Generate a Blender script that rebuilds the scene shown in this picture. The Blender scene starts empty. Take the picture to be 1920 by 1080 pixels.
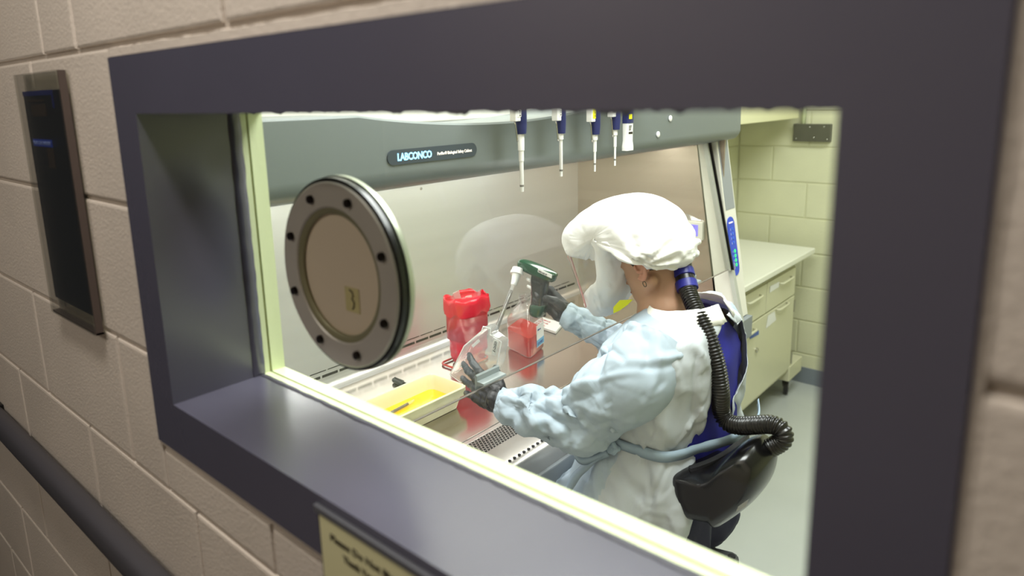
import bpy, bmesh, math, random
from mathutils import Vector, Matrix, noise
random.seed(7)
C = bpy.context.scene.collection
SC = bpy.context.scene
EYE = 1.71                      # height of the eye above the lab floor; all z below are given from eye level
# ------------------------------------------------------------------ camera
ROW = [(0.7583, 0.6512, -0.0221), (0.1115, -0.1636, -0.9802), (-0.6422, 0.7408, -0.1967)]
def setup_camera():
    cd = bpy.data.cameras.new('camera'); co = bpy.data.objects.new('camera', cd); C.objects.link(co)
    r = Vector(ROW[0]).normalized(); f = Vector(ROW[2]); f = (f - f.dot(r) * r).normalized(); u = r.cross(f)
    m = Matrix(((r.x, u.x, -f.x, 0), (r.y, u.y, -f.y, 0), (r.z, u.z, -f.z, EYE), (0, 0, 0, 1)))
    co.matrix_world = m
    cd.sensor_width = 36; cd.lens = 24.0; cd.shift_y = -100 / 1920
    cd.clip_start = 0.02
    cd.dof.use_dof = True; cd.dof.focus_distance = 1.65; cd.dof.aperture_fstop = 3.2
    SC.camera = co
    return r, u, f
RIGHT, UP, FWD = setup_camera()
def P(px, py, ax, val):
    """world point (z from eye level) of a measured photo point lying on a known plane"""
    d = RIGHT * ((px - 960) / 1280) - UP * ((py - 440) / 1280) + FWD
    return d * (val / d[ax])
# ------------------------------------------------------------------ world, lights, exposure
w = bpy.data.worlds.new('world'); SC.world = w; w.use_nodes = True
w.node_tree.nodes['Background'].inputs[0].default_value = (0.9, 0.95, 1.0, 1)
w.node_tree.nodes['Background'].inputs[1].default_value = 0.02
SC.view_settings.view_transform = 'Standard'; SC.view_settings.look = 'None'
SC.view_settings.exposure = 0.0; SC.view_settings.gamma = 1.0; SC.view_settings.use_curve_mapping = False
def area(name, loc, size, energy, color=(1, 1, 1), rot=(0, 0, 0)):
    l = bpy.data.lights.new(name, 'AREA'); l.shape = 'RECTANGLE'; l.size, l.size_y = size; l.energy = energy; l.color = color
    o = bpy.data.objects.new(name, l); C.objects.link(o); o.location = (loc[0], loc[1], loc[2] + EYE); o.rotation_euler = rot
    return o
LAB = (0.965, 1.0, 0.99)
area('lab_ceiling_light', (-0.45, 1.15, 0.97), (1.2, 0.6), 50, LAB)
area('lab_ceiling_light', (-0.2, 2.9, 0.97), (1.2, 0.6), 38, LAB)
area('hood_interior_light', (-1.25, 1.38, -0.175), (0.10, 1.6), 9.5, (1.0, 1.0, 0.97))
area('corridor_light_and_fill', (-0.50, -0.02, 0.97), (0.7, 0.15), 17, (1.0, 0.96, 0.91))
area('corridor_light_and_fill', (-1.5, -1.15, 0.97), (0.9, 0.3), 13, (1.0, 0.95, 0.89))  # added fill lamp, no fixture: brightens the speaking port and left wall
# ------------------------------------------------------------------ materials
def lin(c):
    return tuple(((v / 255) / 12.92 if v / 255 <= 0.04045 else ((v / 255 + 0.055) / 1.055) ** 2.4) for v in c)
MATS = {}
def mat(name, rgb, rough=0.5, metal=0.0, bump=0.0, bscale=200.0, var=0.0, vscale=8.0, coat=0.0, emit=0.0, stretch=None, sub=0.0, detail=3.0, bdist=0.001, spec=0.5, sheen=0.0):
    if name in MATS: return MATS[name]
    m = bpy.data.materials.new(name); m.use_nodes = True; nt = m.node_tree; b = nt.nodes['Principled BSDF']
    col = (*lin(rgb), 1)
    b.inputs['Base Color'].default_value = col; b.inputs['Roughness'].default_value = rough; b.inputs['Metallic'].default_value = metal
    b.inputs['Coat Weight'].default_value = coat; b.inputs['Specular IOR Level'].default_value = spec
    if sub: b.inputs['Subsurface Weight'].default_value = sub; b.inputs['Subsurface Radius'].default_value = (0.01, 0.005, 0.003); b.inputs['Subsurface Scale'].default_value = 0.5
    if emit: b.inputs['Emission Color'].default_value = col; b.inputs['Emission Strength'].default_value = emit
    if bump or var:
        tc = nt.nodes.new('ShaderNodeTexCoord'); mp = nt.nodes.new('ShaderNodeMapping'); nt.links.new(tc.outputs['Object'], mp.inputs[0])
        g = nt.nodes.new('ShaderNodeNewGeometry'); nt.links.new(g.outputs['Position'], mp.inputs[0])
        if stretch: mp.inputs['Scale'].default_value = stretch
        if bump:
            n = nt.nodes.new('ShaderNodeTexNoise'); n.inputs['Scale'].default_value = bscale; n.inputs['Detail'].default_value = detail
            nt.links.new(mp.outputs[0], n.inputs['Vector']); bp = nt.nodes.new('ShaderNodeBump'); bp.inputs['Strength'].default_value = bump; bp.inputs['Distance'].default_value = bdist
            nt.links.new(n.outputs['Fac'], bp.inputs['Height']); nt.links.new(bp.outputs[0], b.inputs['Normal'])
        if var:
            n2 = nt.nodes.new('ShaderNodeTexNoise'); n2.inputs['Scale'].default_value = vscale; n2.inputs['Detail'].default_value = 4
            nt.links.new(mp.outputs[0], n2.inputs['Vector']); r = nt.nodes.new('ShaderNodeValToRGB')
            r.color_ramp.elements[0].position = 0.3; r.color_ramp.elements[1].position = 0.7
            r.color_ramp.elements[0].color = (*[c * (1 - var) for c in col[:3]], 1); r.color_ramp.elements[1].color = (*[min(1, c * (1 + var)) for c in col[:3]], 1)
            nt.links.new(n2.outputs['Fac'], r.inputs[0]); nt.links.new(r.outputs[0], b.inputs['Base Color'])
    MATS[name] = m
    return m
def film(name, tint=(1, 1, 1), gloss=1.0, rough=0.0, haze=0.0, hazecol=(1, 1, 1), ior=1.5):
    """thin clear sheet: fresnel-weighted mirror over a tinted see-through, with some diffuse haze"""
    if name in MATS: return MATS[name]
    m = bpy.data.materials.new(name); m.use_nodes = True; nt = m.node_tree; nt.nodes.clear()
    out = nt.nodes.new('ShaderNodeOutputMaterial'); tr = nt.nodes.new('ShaderNodeBsdfTransparent'); tr.inputs[0].default_value = (*tint, 1)
    gl = nt.nodes.new('ShaderNodeBsdfGlossy'); gl.inputs['Roughness'].default_value = rough
    f0 = ((ior - 1) / (ior + 1)) ** 2
    fr = nt.nodes.new('ShaderNodeLayerWeight'); fr.inputs[0].default_value = 0.5      # Schlick curve from the facing angle
    pw = nt.nodes.new('ShaderNodeMath'); pw.operation = 'POWER'; pw.inputs[1].default_value = 5.0; nt.links.new(fr.outputs['Facing'], pw.inputs[0])
    ma = nt.nodes.new('ShaderNodeMath'); ma.operation = 'MULTIPLY_ADD'; ma.inputs[1].default_value = 1 - f0; ma.inputs[2].default_value = f0; nt.links.new(pw.outputs[0], ma.inputs[0])
    mu = nt.nodes.new('ShaderNodeMath'); mu.operation = 'MULTIPLY'; mu.inputs[1].default_value = gloss; mu.use_clamp = True
    nt.links.new(ma.outputs[0], mu.inputs[0]); mx = nt.nodes.new('ShaderNodeMixShader'); nt.links.new(mu.outputs[0], mx.inputs[0])
    nt.links.new(tr.outputs[0], mx.inputs[1]); nt.links.new(gl.outputs[0], mx.inputs[2]); last = mx
    if haze:
        df = nt.nodes.new('ShaderNodeBsdfDiffuse'); df.inputs[0].default_value = (*hazecol, 1)
        tl = nt.nodes.new('ShaderNodeBsdfTranslucent'); tl.inputs[0].default_value = (*hazecol, 1)
        ad = nt.nodes.new('ShaderNodeMixShader'); ad.inputs[0].default_value = 0.5
        nt.links.new(df.outputs[0], ad.inputs[1]); nt.links.new(tl.outputs[0], ad.inputs[2])
        m2 = nt.nodes.new('ShaderNodeMixShader'); m2.inputs[0].default_value = haze
        nt.links.new(mx.outputs[0], m2.inputs[1]); nt.links.new(ad.outputs[0], m2.inputs[2]); last = m2
    nt.links.new(last.outputs[0], out.inputs[0]); MATS[name] = m
    return m
TAN = mat('tan_block_paint', (208, 196, 182), 0.40, bump=0.8, bscale=230, var=0.05, vscale=5, bdist=0.0012, detail=4)
TANM = mat('tan_mortar_paint', (190, 178, 164), 0.5, bump=0.5, bscale=160, bdist=0.002)
SLATE = mat('slate_frame_paint', (78, 76, 89), 0.27, spec=0.9, bump=0.10, bscale=120, bdist=0.0006, var=0.03, vscale=6)
CREAM = mat('cream_frame_paint', (214, 222, 180), 0.4, bump=0.3, bscale=90, bdist=0.001)
YBLK = mat('pale_yellow_block_paint', (208, 208, 176), 0.45, bump=0.5, bscale=120, bdist=0.002, var=0.03)
YMOR = mat('pale_yellow_mortar_paint', (200, 200, 166), 0.5, bump=0.3, bscale=80)
CEIL = mat('white_ceiling_paint', (225, 226, 214), 0.7, bump=0.1)
FLOOR = mat('pale_green_epoxy', (180, 184, 179), 0.28, bump=0.04, bscale=30, var=0.04, vscale=3)
CFLOOR = mat('corridor_vinyl', (96, 92, 88), 0.4, var=0.06)
BASEB = mat('grey_vinyl_cove', (118, 126, 134), 0.45, var=0.03)
BLACKC = mat('black_sealant_and_shadow', (9, 9, 11), 0.6, bump=0.6, bscale=150)
SMEAR = mat('dark_grey_sealant', (64, 62, 72), 0.5, bump=0.5, bscale=120)
STEEL = mat('brushed_stainless', (206, 202, 196), 0.28, 0.8, bump=0.10, bscale=60, stretch=(1, 0.04, 12), bdist=0.0006, var=0.05, vscale=3)
STEELV = mat('stainless_back_panel', (222, 221, 220), 0.33, 0.72, bump=0.22, bscale=40, stretch=(1, 0.12, 16), bdist=0.0006, var=0.05, vscale=1.2)
STEELR = mat('bead_blasted_ring_metal', (204, 198, 184), 0.40, 0.2, bump=0.2, bscale=200, var=0.06)
SAGE = mat('sage_grey_enamel', (114, 121, 121), 0.33, bump=0.05, bscale=300)
DGREY = mat('dark_grey_plastic', (54, 58, 58), 0.45, bump=0.1)
GREYP = mat('grey_enamel', (128, 134, 138), 0.4)
WHITEE = mat('off_white_enamel', (222, 220, 208), 0.32)
BLK = mat('black_plastic', (10, 10, 11), 0.3)
DARKHOLE = mat('dark_opening', (14, 14, 14), 0.8)
WHITEP = mat('white_plastic', (236, 236, 234), 0.35)
PANELT = film('window_glass', (0.985, 0.995, 0.985), 0.5, 0.0, ior=1.45)
SASHG = film('sash_safety_glass', (0.93, 0.94, 0.92), 1.1, 0.0, haze=0.005, hazecol=(0.9, 0.88, 0.85), ior=1.5)
# ------------------------------------------------------------------ mesh helpers
WL = {}
def _name(o): return o.name
def obj(name, bm, m, parent=None, smooth=False, up=True, label=None, autos=None):
    """links bm (vertices in world coordinates, z from eye level) as one object with its origin at its own base"""
    me = bpy.data.meshes.new(name)
    bm.normal_update()
    xs = [v.co for v in bm.verts]
    lo = Vector([min(c[i] for c in xs) for i in range(3)]); hi = Vector([max(c[i] for c in xs) for i in range(3)])
    o0 = Vector(((lo.x + hi.x) / 2, (lo.y + hi.y) / 2, lo.z))
    bmesh.ops.translate(bm, verts=bm.verts, vec=-o0)
    if smooth:
        for f in bm.faces: f.smooth = True
    bm.to_mesh(me); bm.free()
    if autos is not None:
        for p in me.polygons: p.use_smooth = True
        me.set_sharp_from_angle(angle=math.radians(autos))
    ms = m if isinstance(m, (list, tuple)) else [m]
    for x in ms: me.materials.append(x)
    ob = bpy.data.objects.new(name, me); C.objects.link(ob)
    wl = o0 + Vector((0, 0, EYE))
    WL[ob] = wl
    if parent is not None:
        ob.parent = parent; ob.location = wl - WL[parent]
    else: ob.location = wl
    if label: ob['label'] = label
    return ob
def tag(o, label, cat, group=None, kind=None):
    o['label'] = label; o['category'] = cat
    if group: o['group'] = group
    if kind: o['kind'] = kind
    return o
def thing(name, loc, label=None, cat=None, group=None, kind=None):
    o = bpy.data.objects.new(name, None); C.objects.link(o); o.empty_display_size = 0.05
    o.location = (loc[0], loc[1], loc[2] + EYE); WL[o] = Vector(o.location)
    if label: o['label'] = label
    if cat: o['category'] = cat
    if group: o['group'] = group
    if kind: o['kind'] = kind
    return o
def struct(name, bm, m, **k):
    o = obj(name, bm, m, **k); o['kind'] = 'structure'; return o
def box(bm, x0, x1, y0, y1, z0, z1, bev=0.0, seg=2, mi=0):
    r = bmesh.ops.create_cube(bm, size=1.0); vs = r['verts']
    for v in vs: v.co = Vector(((x0 + x1) / 2 + v.co.x * (x1 - x0), (y0 + y1) / 2 + v.co.y * (y1 - y0), (z0 + z1) / 2 + v.co.z * (z1 - z0)))
    fs = set(f for v in vs for f in v.link_faces)
    for f in fs: f.material_index = mi
    if bev:
        es = list(set(e for v in vs for e in v.link_edges))
        bmesh.ops.bevel(bm, geom=es, offset=bev, segments=seg, profile=0.5, affect='EDGES')
    return vs
def bx(*a, **k):
    bm = bmesh.new(); box(bm, *a, **k); return bm
def frame_of(d, ref=Vector((0, 0, 1))):
    d = d.normalized()
    if abs(d.dot(ref)) > 0.95: ref = Vector((0, 1, 0))
    a = d.cross(ref).normalized(); b = d.cross(a).normalized()
    return a, b
def tube(bm, pts, rad, n=12, caps=True, closed=False, flat=None, mi=0):
    pts = [Vector(p) for p in pts]; N = len(pts); rings = []; pa = None
    for i, p in enumerate(pts):
        if closed: d = pts[(i + 1) % N] - pts[i - 1]
        else: d = pts[min(i + 1, N - 1)] - pts[max(i - 1, 0)]
        d.normalize()
        if pa is None: a, b = frame_of(d)
        else:
            a = (pa - d * pa.dot(d)).normalized(); b = d.cross(a)
        pa = a
        r = rad[i] if isinstance(rad, (list, tuple)) else rad
        ra, rb = (r, r) if flat is None else (r * flat[0], r * flat[1])
        rings.append([bm.verts.new(p + a * ra * math.cos(2 * math.pi * k / n) + b * rb * math.sin(2 * math.pi * k / n)) for k in range(n)])
    M = N if closed else N - 1
    for i in range(M):
        A, B = rings[i], rings[(i + 1) % N]
        for k in range(n):
            f = bm.faces.new((A[k], B[k], B[(k + 1) % n], A[(k + 1) % n])); f.material_index = mi
    if caps and not closed:
        bm.faces.new(rings[0]).material_index = mi; bm.faces.new(rings[-1][::-1]).material_index = mi
    return rings
def rings_loft(bm, rings, caps=True, close=True, mi=0):
    R = [[bm.verts.new(p) for p in r] for r in rings]; n = len(R[0])
    for i in range(len(R) - 1):
        for k in range(n if close else n - 1):
            f = bm.faces.new((R[i][k], R[i + 1][k], R[i + 1][(k + 1) % n], R[i][(k + 1) % n])); f.material_index = mi
    if caps and close:
        bm.faces.new(R[0]).material_index = mi; bm.faces.new(R[-1][::-1]).material_index = mi
    return R
def prism(bm, poly, off, mi=0):
    """closed polygon (3-D points) extruded by the vector off"""
    off = Vector(off); A = [bm.verts.new(Vector(p)) for p in poly]; B = [bm.verts.new(Vector(p) + off) for p in poly]; n = len(A)
    bm.faces.new(A).material_index = mi; bm.faces.new(B[::-1]).material_index = mi
    for k in range(n): bm.faces.new((A[k], B[k], B[(k + 1) % n], A[(k + 1) % n])).material_index = mi
    bmesh.ops.recalc_face_normals(bm, faces=bm.faces)
def ring_solid(bm, c, ax, prof, n=48, mi=0, closed=True):
    """lathe: prof = list of (radius, offset along ax) around centre c"""
    c = Vector(c); ax = Vector(ax).normalized(); a, b = frame_of(ax); R = []
    for (r, h) in prof:
        R.append([bm.verts.new(c + ax * h + (a * math.cos(2 * math.pi * k / n) + b * math.sin(2 * math.pi * k / n)) * max(r, 1e-5)) for k in range(n)])
    m = len(R)
    for i in range(m if closed else m - 1):
        A, B = R[i], R[(i + 1) % m]
        for k in range(n): bm.faces.new((A[k], B[k], B[(k + 1) % n], A[(k + 1) % n])).material_index = mi
    if not closed:
        bm.faces.new(R[0][::-1]).material_index = mi; bm.faces.new(R[-1]).material_index = mi
    bmesh.ops.recalc_face_normals(bm, faces=bm.faces)
def text_bm(s, loc, xd, yd, size, depth=0.0003, bold=0.0, spacing=1.0, width=None):
    """flat lettering turned into a mesh: starts at loc, runs along xd, up along yd"""
    cu = bpy.data.curves.new('t', 'FONT'); cu.body = s; cu.size = size; cu.extrude = depth; cu.offset = bold; cu.space_character = spacing; cu.resolution_u = 2
    o = bpy.data.objects.new('t', cu); me = bpy.data.meshes.new_from_object(o); bm = bmesh.new(); bm.from_mesh(me)
    bpy.data.objects.remove(o); bpy.data.curves.remove(cu); bpy.data.meshes.remove(me)
    xd = Vector(xd).normalized(); yd = Vector(yd).normalized(); zd = xd.cross(yd)
    xs = [v.co.x for v in bm.verts]; k = 1.0
    if width: k = width / (max(xs) - min(xs))
    for v in bm.verts: v.co = Vector(loc) + xd * v.co.x * k + yd * v.co.y + zd * v.co.z
    return bm
def merge(a, b, mi=None):
    me = bpy.data.meshes.new('m'); b.to_mesh(me); b.free(); n = len(a.faces); a.from_mesh(me); bpy.data.meshes.remove(me)
    if mi is not None:
        a.faces.ensure_lookup_table()
        for f in a.faces[n:]: f.material_index = mi
    return a
# ================================================================== SETTING
WY = 0.342                      # corridor face of the wall
FX0, FX1, FZ0, FZ1 = -0.955, -0.032, -0.457, 0.060      # outer edge of the slate window frame
OX0, OX1, OZ0, OZ1 = -0.889, -0.094, -0.386, -0.009     # the opening
JY = 0.466                      # where the slate jamb ends
COURSE = 0.2035
def block_bm(w, d, h, bev=0.004):
    bm = bmesh.new(); box(bm, -w / 2, w / 2, 0, d, 0, h)
    es = [e for e in bm.edges if all(abs(v.co.y) < 1e-6 for v in e.verts)]
    bmesh.ops.bevel(bm, geom=es, offset=bev, segments=2, profile=0.6, affect='EDGES')
    return bm
BCACHE = {}
def place_block(parent, x0, x1, z0, z1, yf, face, m, gap=0.003, depth=0.02, axis='y'):
    """one wall block as a part; face = direction its front looks (-1 or +1 along axis)"""
    w, h = x1 - x0 - gap * 2, z1 - z0 - gap * 2
    if w < 0.01 or h < 0.006: return
    key = (round(w, 4), round(h, 4), m.name)
    if key not in BCACHE:
        bm = block_bm(w, depth, h, min(0.004, h * 0.2)); me = bpy.data.meshes.new('concrete_block')
        for f in bm.faces: f.smooth = False
        bm.to_mesh(me); bm.free(); me.materials.append(m); BCACHE[key] = me
    o = bpy.data.objects.new('concrete_block', BCACHE[key]); C.objects.link(o); o.parent = parent
    jit = random.uniform(-0.0006, 0.0006)
    if axis == 'y': p = Vector(((x0 + x1) / 2, yf + jit, z0 + gap + EYE)); rz = 0 if face < 0 else math.pi
    else: p = Vector((yf + jit, (x0 + x1) / 2, z0 + gap + EYE)); rz = math.pi / 2 if face > 0 else -math.pi / 2
    o.location = p - WL[parent]; o.rotation_euler = (0, 0, rz)
# ---- wall between corridor and lab
bm = bmesh.new()
my0, my1 = WY + 0.004, 0.50
box(bm, -3.2, FX0 + 0.01, my0, my1, -1.71, 1.0); box(bm, FX1 - 0.01, 1.6, my0, my1, -1.71, 1.0)
box(bm, FX0 + 0.01, FX1 - 0.01, my0, my1, FZ1 - 0.01, 1.0); box(bm, FX0 + 0.01, FX1 - 0.01, my0, my1, -1.71, FZ0 + 0.01)
wall = struct('wall_front', bm, TANM)
zb = 0.075
rows = []
k0 = -8
for k in range(k0, 4):
    z0 = zb + COURSE * k; rows.append((k, z0, z0 + COURSE))
JO = {0: [-1.21, -1.07, -0.66, -0.25, 0.15], -1: [-1.28, -0.875], -2: [-1.294, -0.875], -3: [-1.482, -1.076, -0.67, -0.27, 0.13, 0.53], -4: [-1.68, -1.27, -0.87, -0.47, -0.07, 0.33]}
for k, z0, z1 in rows:
    base = JO.get(k)
    if base is None: base = [-1.48 + 0.203 * (k % 2)]
    xs = list(base)
    while xs[0] > -3.1: xs.insert(0, xs[0] - 0.406)
    while xs[-1] < 1.5: xs.append(xs[-1] + 0.406)
    for a, b in zip(xs[:-1], xs[1:]):
        if z1 <= FZ0 or z0 >= FZ1: segs = [(a, b, z0, z1)]
        else:
            segs = []
            if a < FX0: segs.append((a, min(b, FX0 + 0.004), z0, z1))
            if b > FX1: segs.append((max(a, FX1 - 0.004), b, z0, z1))
            lo = max(a, FX0); hi = min(b, FX1)
            if hi - lo > 0.02 and z0 < FZ0: segs.append((lo, hi, z0, FZ0 - 0.012))
        for s in segs:
            if s[1] - s[0] > 0.02: place_block(wall, s[0], s[1], s[2], s[3], WY, -1, TAN)
# thick painted bead running round the frame
def ragged(bm, p0, p1, ax_w, w0, amp, thick, n=90, seed=0, freq=30, mi=0, out=(0, -1, 0), w_in=0.0):
    """a bead from p0 to p1 with a straight inner edge and an uneven outer edge along ax_w"""
    p0, p1, ax, out = Vector(p0), Vector(p1), Vector(ax_w), Vector(out); R = []
    L = (p1 - p0).length
    for i in range(n + 1):
        t = i / n; c = p0.lerp(p1, t); s = noise.noise(Vector((t * L * freq, seed * 7.3, 0))) + 0.5 * noise.noise(Vector((t * L * freq * 3, seed * 3.1, 5)))
        w = max(0.0004, w0 + amp * s)
        R.append([c - ax * w_in, c - ax * w_in + out * thick, c + ax * w * 0.8 + out * thick, c + ax * w])
    rings_loft(bm, R, mi=mi); bmesh.ops.recalc_face_normals(bm, faces=bm.faces)
bm = bmesh.new()
ragged(bm, (FX0 - 0.002, WY + 0.006, FZ1 + 0.001), (FX1, WY + 0.006, FZ1 + 0.001), (0, 0, 1), 0.012, 0.0015, 0.007, seed=1)
ragged(bm, (FX0, WY + 0.006, FZ0 - 0.001), (FX1, WY + 0.006, FZ0 - 0.001), (0, 0, -1), 0.009, 0.003, 0.006, seed=2)
ragged(bm, (FX0 - 0.001, WY + 0.006, FZ0), (FX0 - 0.001, WY + 0.006, FZ1), (-1, 0, 0), 0.004, 0.001, 0.007, seed=3)
ragged(bm, (FX1 + 0.001, WY + 0.006, FZ0), (FX1 + 0.001, WY + 0.006, FZ1), (1, 0, 0), 0.004, 0.001, 0.007, seed=4)
o = obj('paint_bead', bm, TAN, parent=wall, autos=40)
# ---- window_1: slate frame, cream stop, glass
win = thing('window_1', ((OX0 + OX1) / 2, 0.40, FZ0), kind='structure')
fy = 0.3385
def quad_frame(bm, X0, X1, Z0, Z1, x0, x1, z0, z1, yf, yb):
    box(bm, X0, x0, yf, yb, Z0, Z1); box(bm, x1, X1, yf, yb, Z0, Z1); box(bm, x0, x1, yf, yb, z1, Z1); box(bm, x0, x1, yf, yb, Z0, z0)
bm = bmesh.new(); t = 0.004
# face plate ring, then jamb liners
quad_frame(bm, FX0, FX1, FZ0, FZ1, OX0, OX1, OZ0, OZ1, fy, fy + 0.006)
bm2 = bmesh.new(); quad_frame(bm2, OX0 - t, OX1 + t, OZ0 - t, OZ1 + t, OX0, OX1, OZ0, OZ1, fy + 0.006, JY); merge(bm, bm2)
bmesh.ops.remove_doubles(bm, verts=bm.verts, dist=1e-5)
fr = obj('window_frame', bm, SLATE, parent=win)
bm = bmesh.new(); quad_frame(bm, OX0 - t, OX1 + t, OZ0 - t, OZ1 + t, OX0 + 0.0006, OX1 - 0.0006, OZ0 + 0.0006, OZ1 - 0.0006, JY, 0.4775); 
obj('window_stop', bm, CREAM, parent=win, label='cream painted stop around the glass')
bm = bmesh.new(); quad_frame(bm, OX0 - t, OX1 + t, OZ0 - t, OZ1 + t, OX0 - 0.0012, OX1 + 0.0012, OZ0 - 0.0008, OZ1 + 0.001, 0.4775, 0.481)
obj('glazing_gasket', bm, mat('olive_gasket', (150, 152, 96), 0.5), parent=win)
bm = bmesh.new(); quad_frame(bm, OX0 - t, OX1 + t, OZ0 - t, OZ1 + t, OX0 + 0.0006, OX1 - 0.0006, OZ0 + 0.0006, OZ1 - 0.0006, 0.481, 0.4935)
quad_frame(bm, OX0 - 0.03, OX1 + 0.03, OZ0 - 0.03, OZ1 + 0.03, OX0, OX1, OZ0, OZ1, 0.4935, 0.502)
obj('inner_casing', bm, CREAM, parent=win)
bm = bx(OX0 - 0.001, OX1 + 0.001, 0.4785, 0.4805, OZ0 - 0.001, OZ1 + 0.001)
obj('window_glass', bm, PANELT, parent=win)
# ragged paint and sealant lines along the back of the jamb
bm = bmesh.new()
ragged(bm, (OX0 + 0.01, JY + 0.001, OZ1), (OX1, JY + 0.001, OZ1), (0, -1, 0), 0.0, 0.0, 0.001, seed=8)
bm.clear()
R = []
for i in range(241):
    x = OX0 + (OX1 - OX0) * i / 240
    s = noise.noise(Vector((x * 36, 1, 0))) + 0.6 * noise.noise(Vector((x * 110, 4, 2)))
    drop = 0.0022 + 0.005 * max(0, s + 0.1) + (0.006 if -0.47 < x < -0.44 or -0.30 < x < -0.27 else 0) * (0.5 + 0.5 * noise.noise(Vector((x * 200, 0, 0))))
    R.append([(x, JY - 0.022, OZ1 + 0.0005), (x, JY - 0.02, OZ1 - drop * 0.5), (x, JY - 0.012, OZ1 - drop), (x, JY - 0.004, OZ1 + 0.0005)])
rings_loft(bm, R); bmesh.ops.recalc_face_normals(bm, faces=bm.faces)
obj('sealant_bead', bm, BLACKC, parent=win, label='ragged black sealant along the head of the opening')
bm = bmesh.new(); R = []
for i in range(241):
    x = OX0 + 0.002 + (OX1 - OX0) * i / 240
    a = 0.004 + 0.003 * noise.noise(Vector((x * 22, 9, 0))) + 0.002 * noise.noise(Vector((x * 90, 9, 4)))
    b = 0.0008 + 0.0012 * noise.noise(Vector((x * 40, 2, 7)))
    R.append([(x, JY + 0.0015 + b, OZ0 - 0.001), (x, JY + 0.001 + b, OZ0 + 0.0014), (x, JY - a * 0.5, OZ0 + 0.0011), (x, JY - a - 0.004, OZ0 - 0.001)])
rings_loft(bm, R); bmesh.ops.recalc_face_normals(bm, faces=bm.faces)
obj('sill_sealant', bm, SMEAR, parent=win, smooth=True)
bm = bmesh.new(); R = []
for i in range(121):
    z = OZ0 + (OZ1 - OZ0) * i / 120
    a = 0.0015 + 0.0012 * noise.noise(Vector((z * 40, 3, 0)))
    R.append([(OX0 - 0.001, JY + 0.003 + a, z), (OX0 + 0.0016, JY + 0.002 + a, z), (OX0 + 0.0014, JY - 0.012 - a, z), (OX0 - 0.001, JY - 0.014, z)])
rings_loft(bm, R); bmesh.ops.recalc_face_normals(bm, faces=bm.faces)
obj('sealant_bead', bm, SLATE, parent=win, smooth=True, label='slate paint bead down the left jamb')
# thin black strip above the frame: its shadow line, painted in
bm = bmesh.new(); ragged(bm, (FX0, fy + 0.004, FZ1), (FX1, fy + 0.004, FZ1), (0, 0, 1), 0.0012, 0.0008, 0.0006, seed=11, freq=16)
obj('painted_shadow_line', bm, BLACKC, parent=win)
# ---- lab shell
LX0, LX1, LY0, LY1, LZ1 = -1.66, 1.7, 0.502, 4.02, 1.0
struct('floor', bx(LX0 - 0.1, LX1 + 0.1, 0.50, LY1 + 0.1, -1.76, -1.71), FLOOR)
struct('ceiling', bx(LX0 - 0.1, LX1 + 0.1, 0.50, LY1 + 0.1, LZ1, LZ1 + 0.05), CEIL)
bm = bx(LX0 - 0.1, LX1 + 0.1, LY1 + 0.004, LY1 + 0.12, -1.71, LZ1); wb = struct('wall_back', bm, YMOR)
s = 1.005
ztop = -0.308 * s
for k in range(-7, 6):
    z1 = ztop + COURSE * k; z0 = max(z1 - COURSE, -1.71); z1 = min(z1, LZ1)
    if z1 < -1.70: continue
    off = -1.449 * s if k % 2 == 0 else -1.249 * s
    x = off - 0.407 * 4
    while x < LX1:
        a, b = max(x, LX0), min(x + 0.407, LX1)
        if b - a > 0.03 and z1 > z0 + 0.02: place_block(wb, a, b, z0, z1, LY1, -1, YBLK, gap=0.004)
        x += 0.407
wl_ = struct('wall_left', bx(LX0 - 0.1, LX0 - 0.004, 0.50, LY1 + 0.1, -1.71, LZ1), YMOR)
for k in range(-7, 6):
    z1 = ztop + COURSE * k; z0 = max(z1 - COURSE, -1.71); z1 = min(z1, LZ1)
    y = LY1 - 0.407 * (0.5 if k % 2 else 1.0)
    while y > 0.6 and (z0 > -0.25 or y > 2.0):
        place_block(wl_, y, min(y + 0.407, LY1), z0, z1, LX0, 1, YBLK, gap=0.004, axis='x'); y -= 0.407
struct('wall_right', bx(LX1, LX1 + 0.1, 0.50, LY1 + 0.1, -1.71, LZ1), mat('pale_yellow_wall', (205, 206, 165), 0.5, bump=0.3, bscale=100))
struct('baseboard_back', bx(LX0, LX1, LY1 - 0.008, LY1 + 0.003, -1.71, -1.612, bev=0.002), BASEB)
# ---- corridor shell (behind and beside the camera)
struct('floor_2', bx(-3.2, 1.6, -1.6, 0.50, -1.78, -1.712), CFLOOR)
struct('ceiling_2', bx(-3.2, 1.6, -1.6, 0.50, LZ1, LZ1 + 0.05), CEIL)
struct('wall_rear', bx(-3.2, 1.6, -1.7, -1.6, -1.71, LZ1), mat('tan_wall_paint', (170, 158, 142), 0.5, bump=0.3, bscale=80))
# ================================================================== CORRIDOR THINGS
# handrail along the wall
hr = thing('handrail', (-1.5, 0.31, -0.74), 'dark grey wall handrail running down along the tan block wall', 'handrail')
bm = bmesh.new(); prof = []
for k in range(20):
    a = 2 * math.pi * k / 20; prof.append((0.322 - 0.018 * math.copysign(abs(math.cos(a)) ** 0.7, math.cos(a)), -0.699 + 0.027 * math.copysign(abs(math.sin(a)) ** 0.7, math.sin(a))))
rings_loft(bm, [[(x, y, z) for y, z in prof] for x in (-3.1, -0.2)]); bmesh.ops.recalc_face_normals(bm, faces=bm.faces)
obj('rail', bm, mat('rail_vinyl', (70, 68, 72), 0.45, bump=0.2, bscale=300), parent=hr, autos=50)
for x in (-2.6, -1.9, -0.6):
    obj('rail_bracket', bx(x - 0.03, x + 0.03, 0.330, 0.3415, -0.725, -0.672, bev=0.003), BLK, parent=hr)
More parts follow.
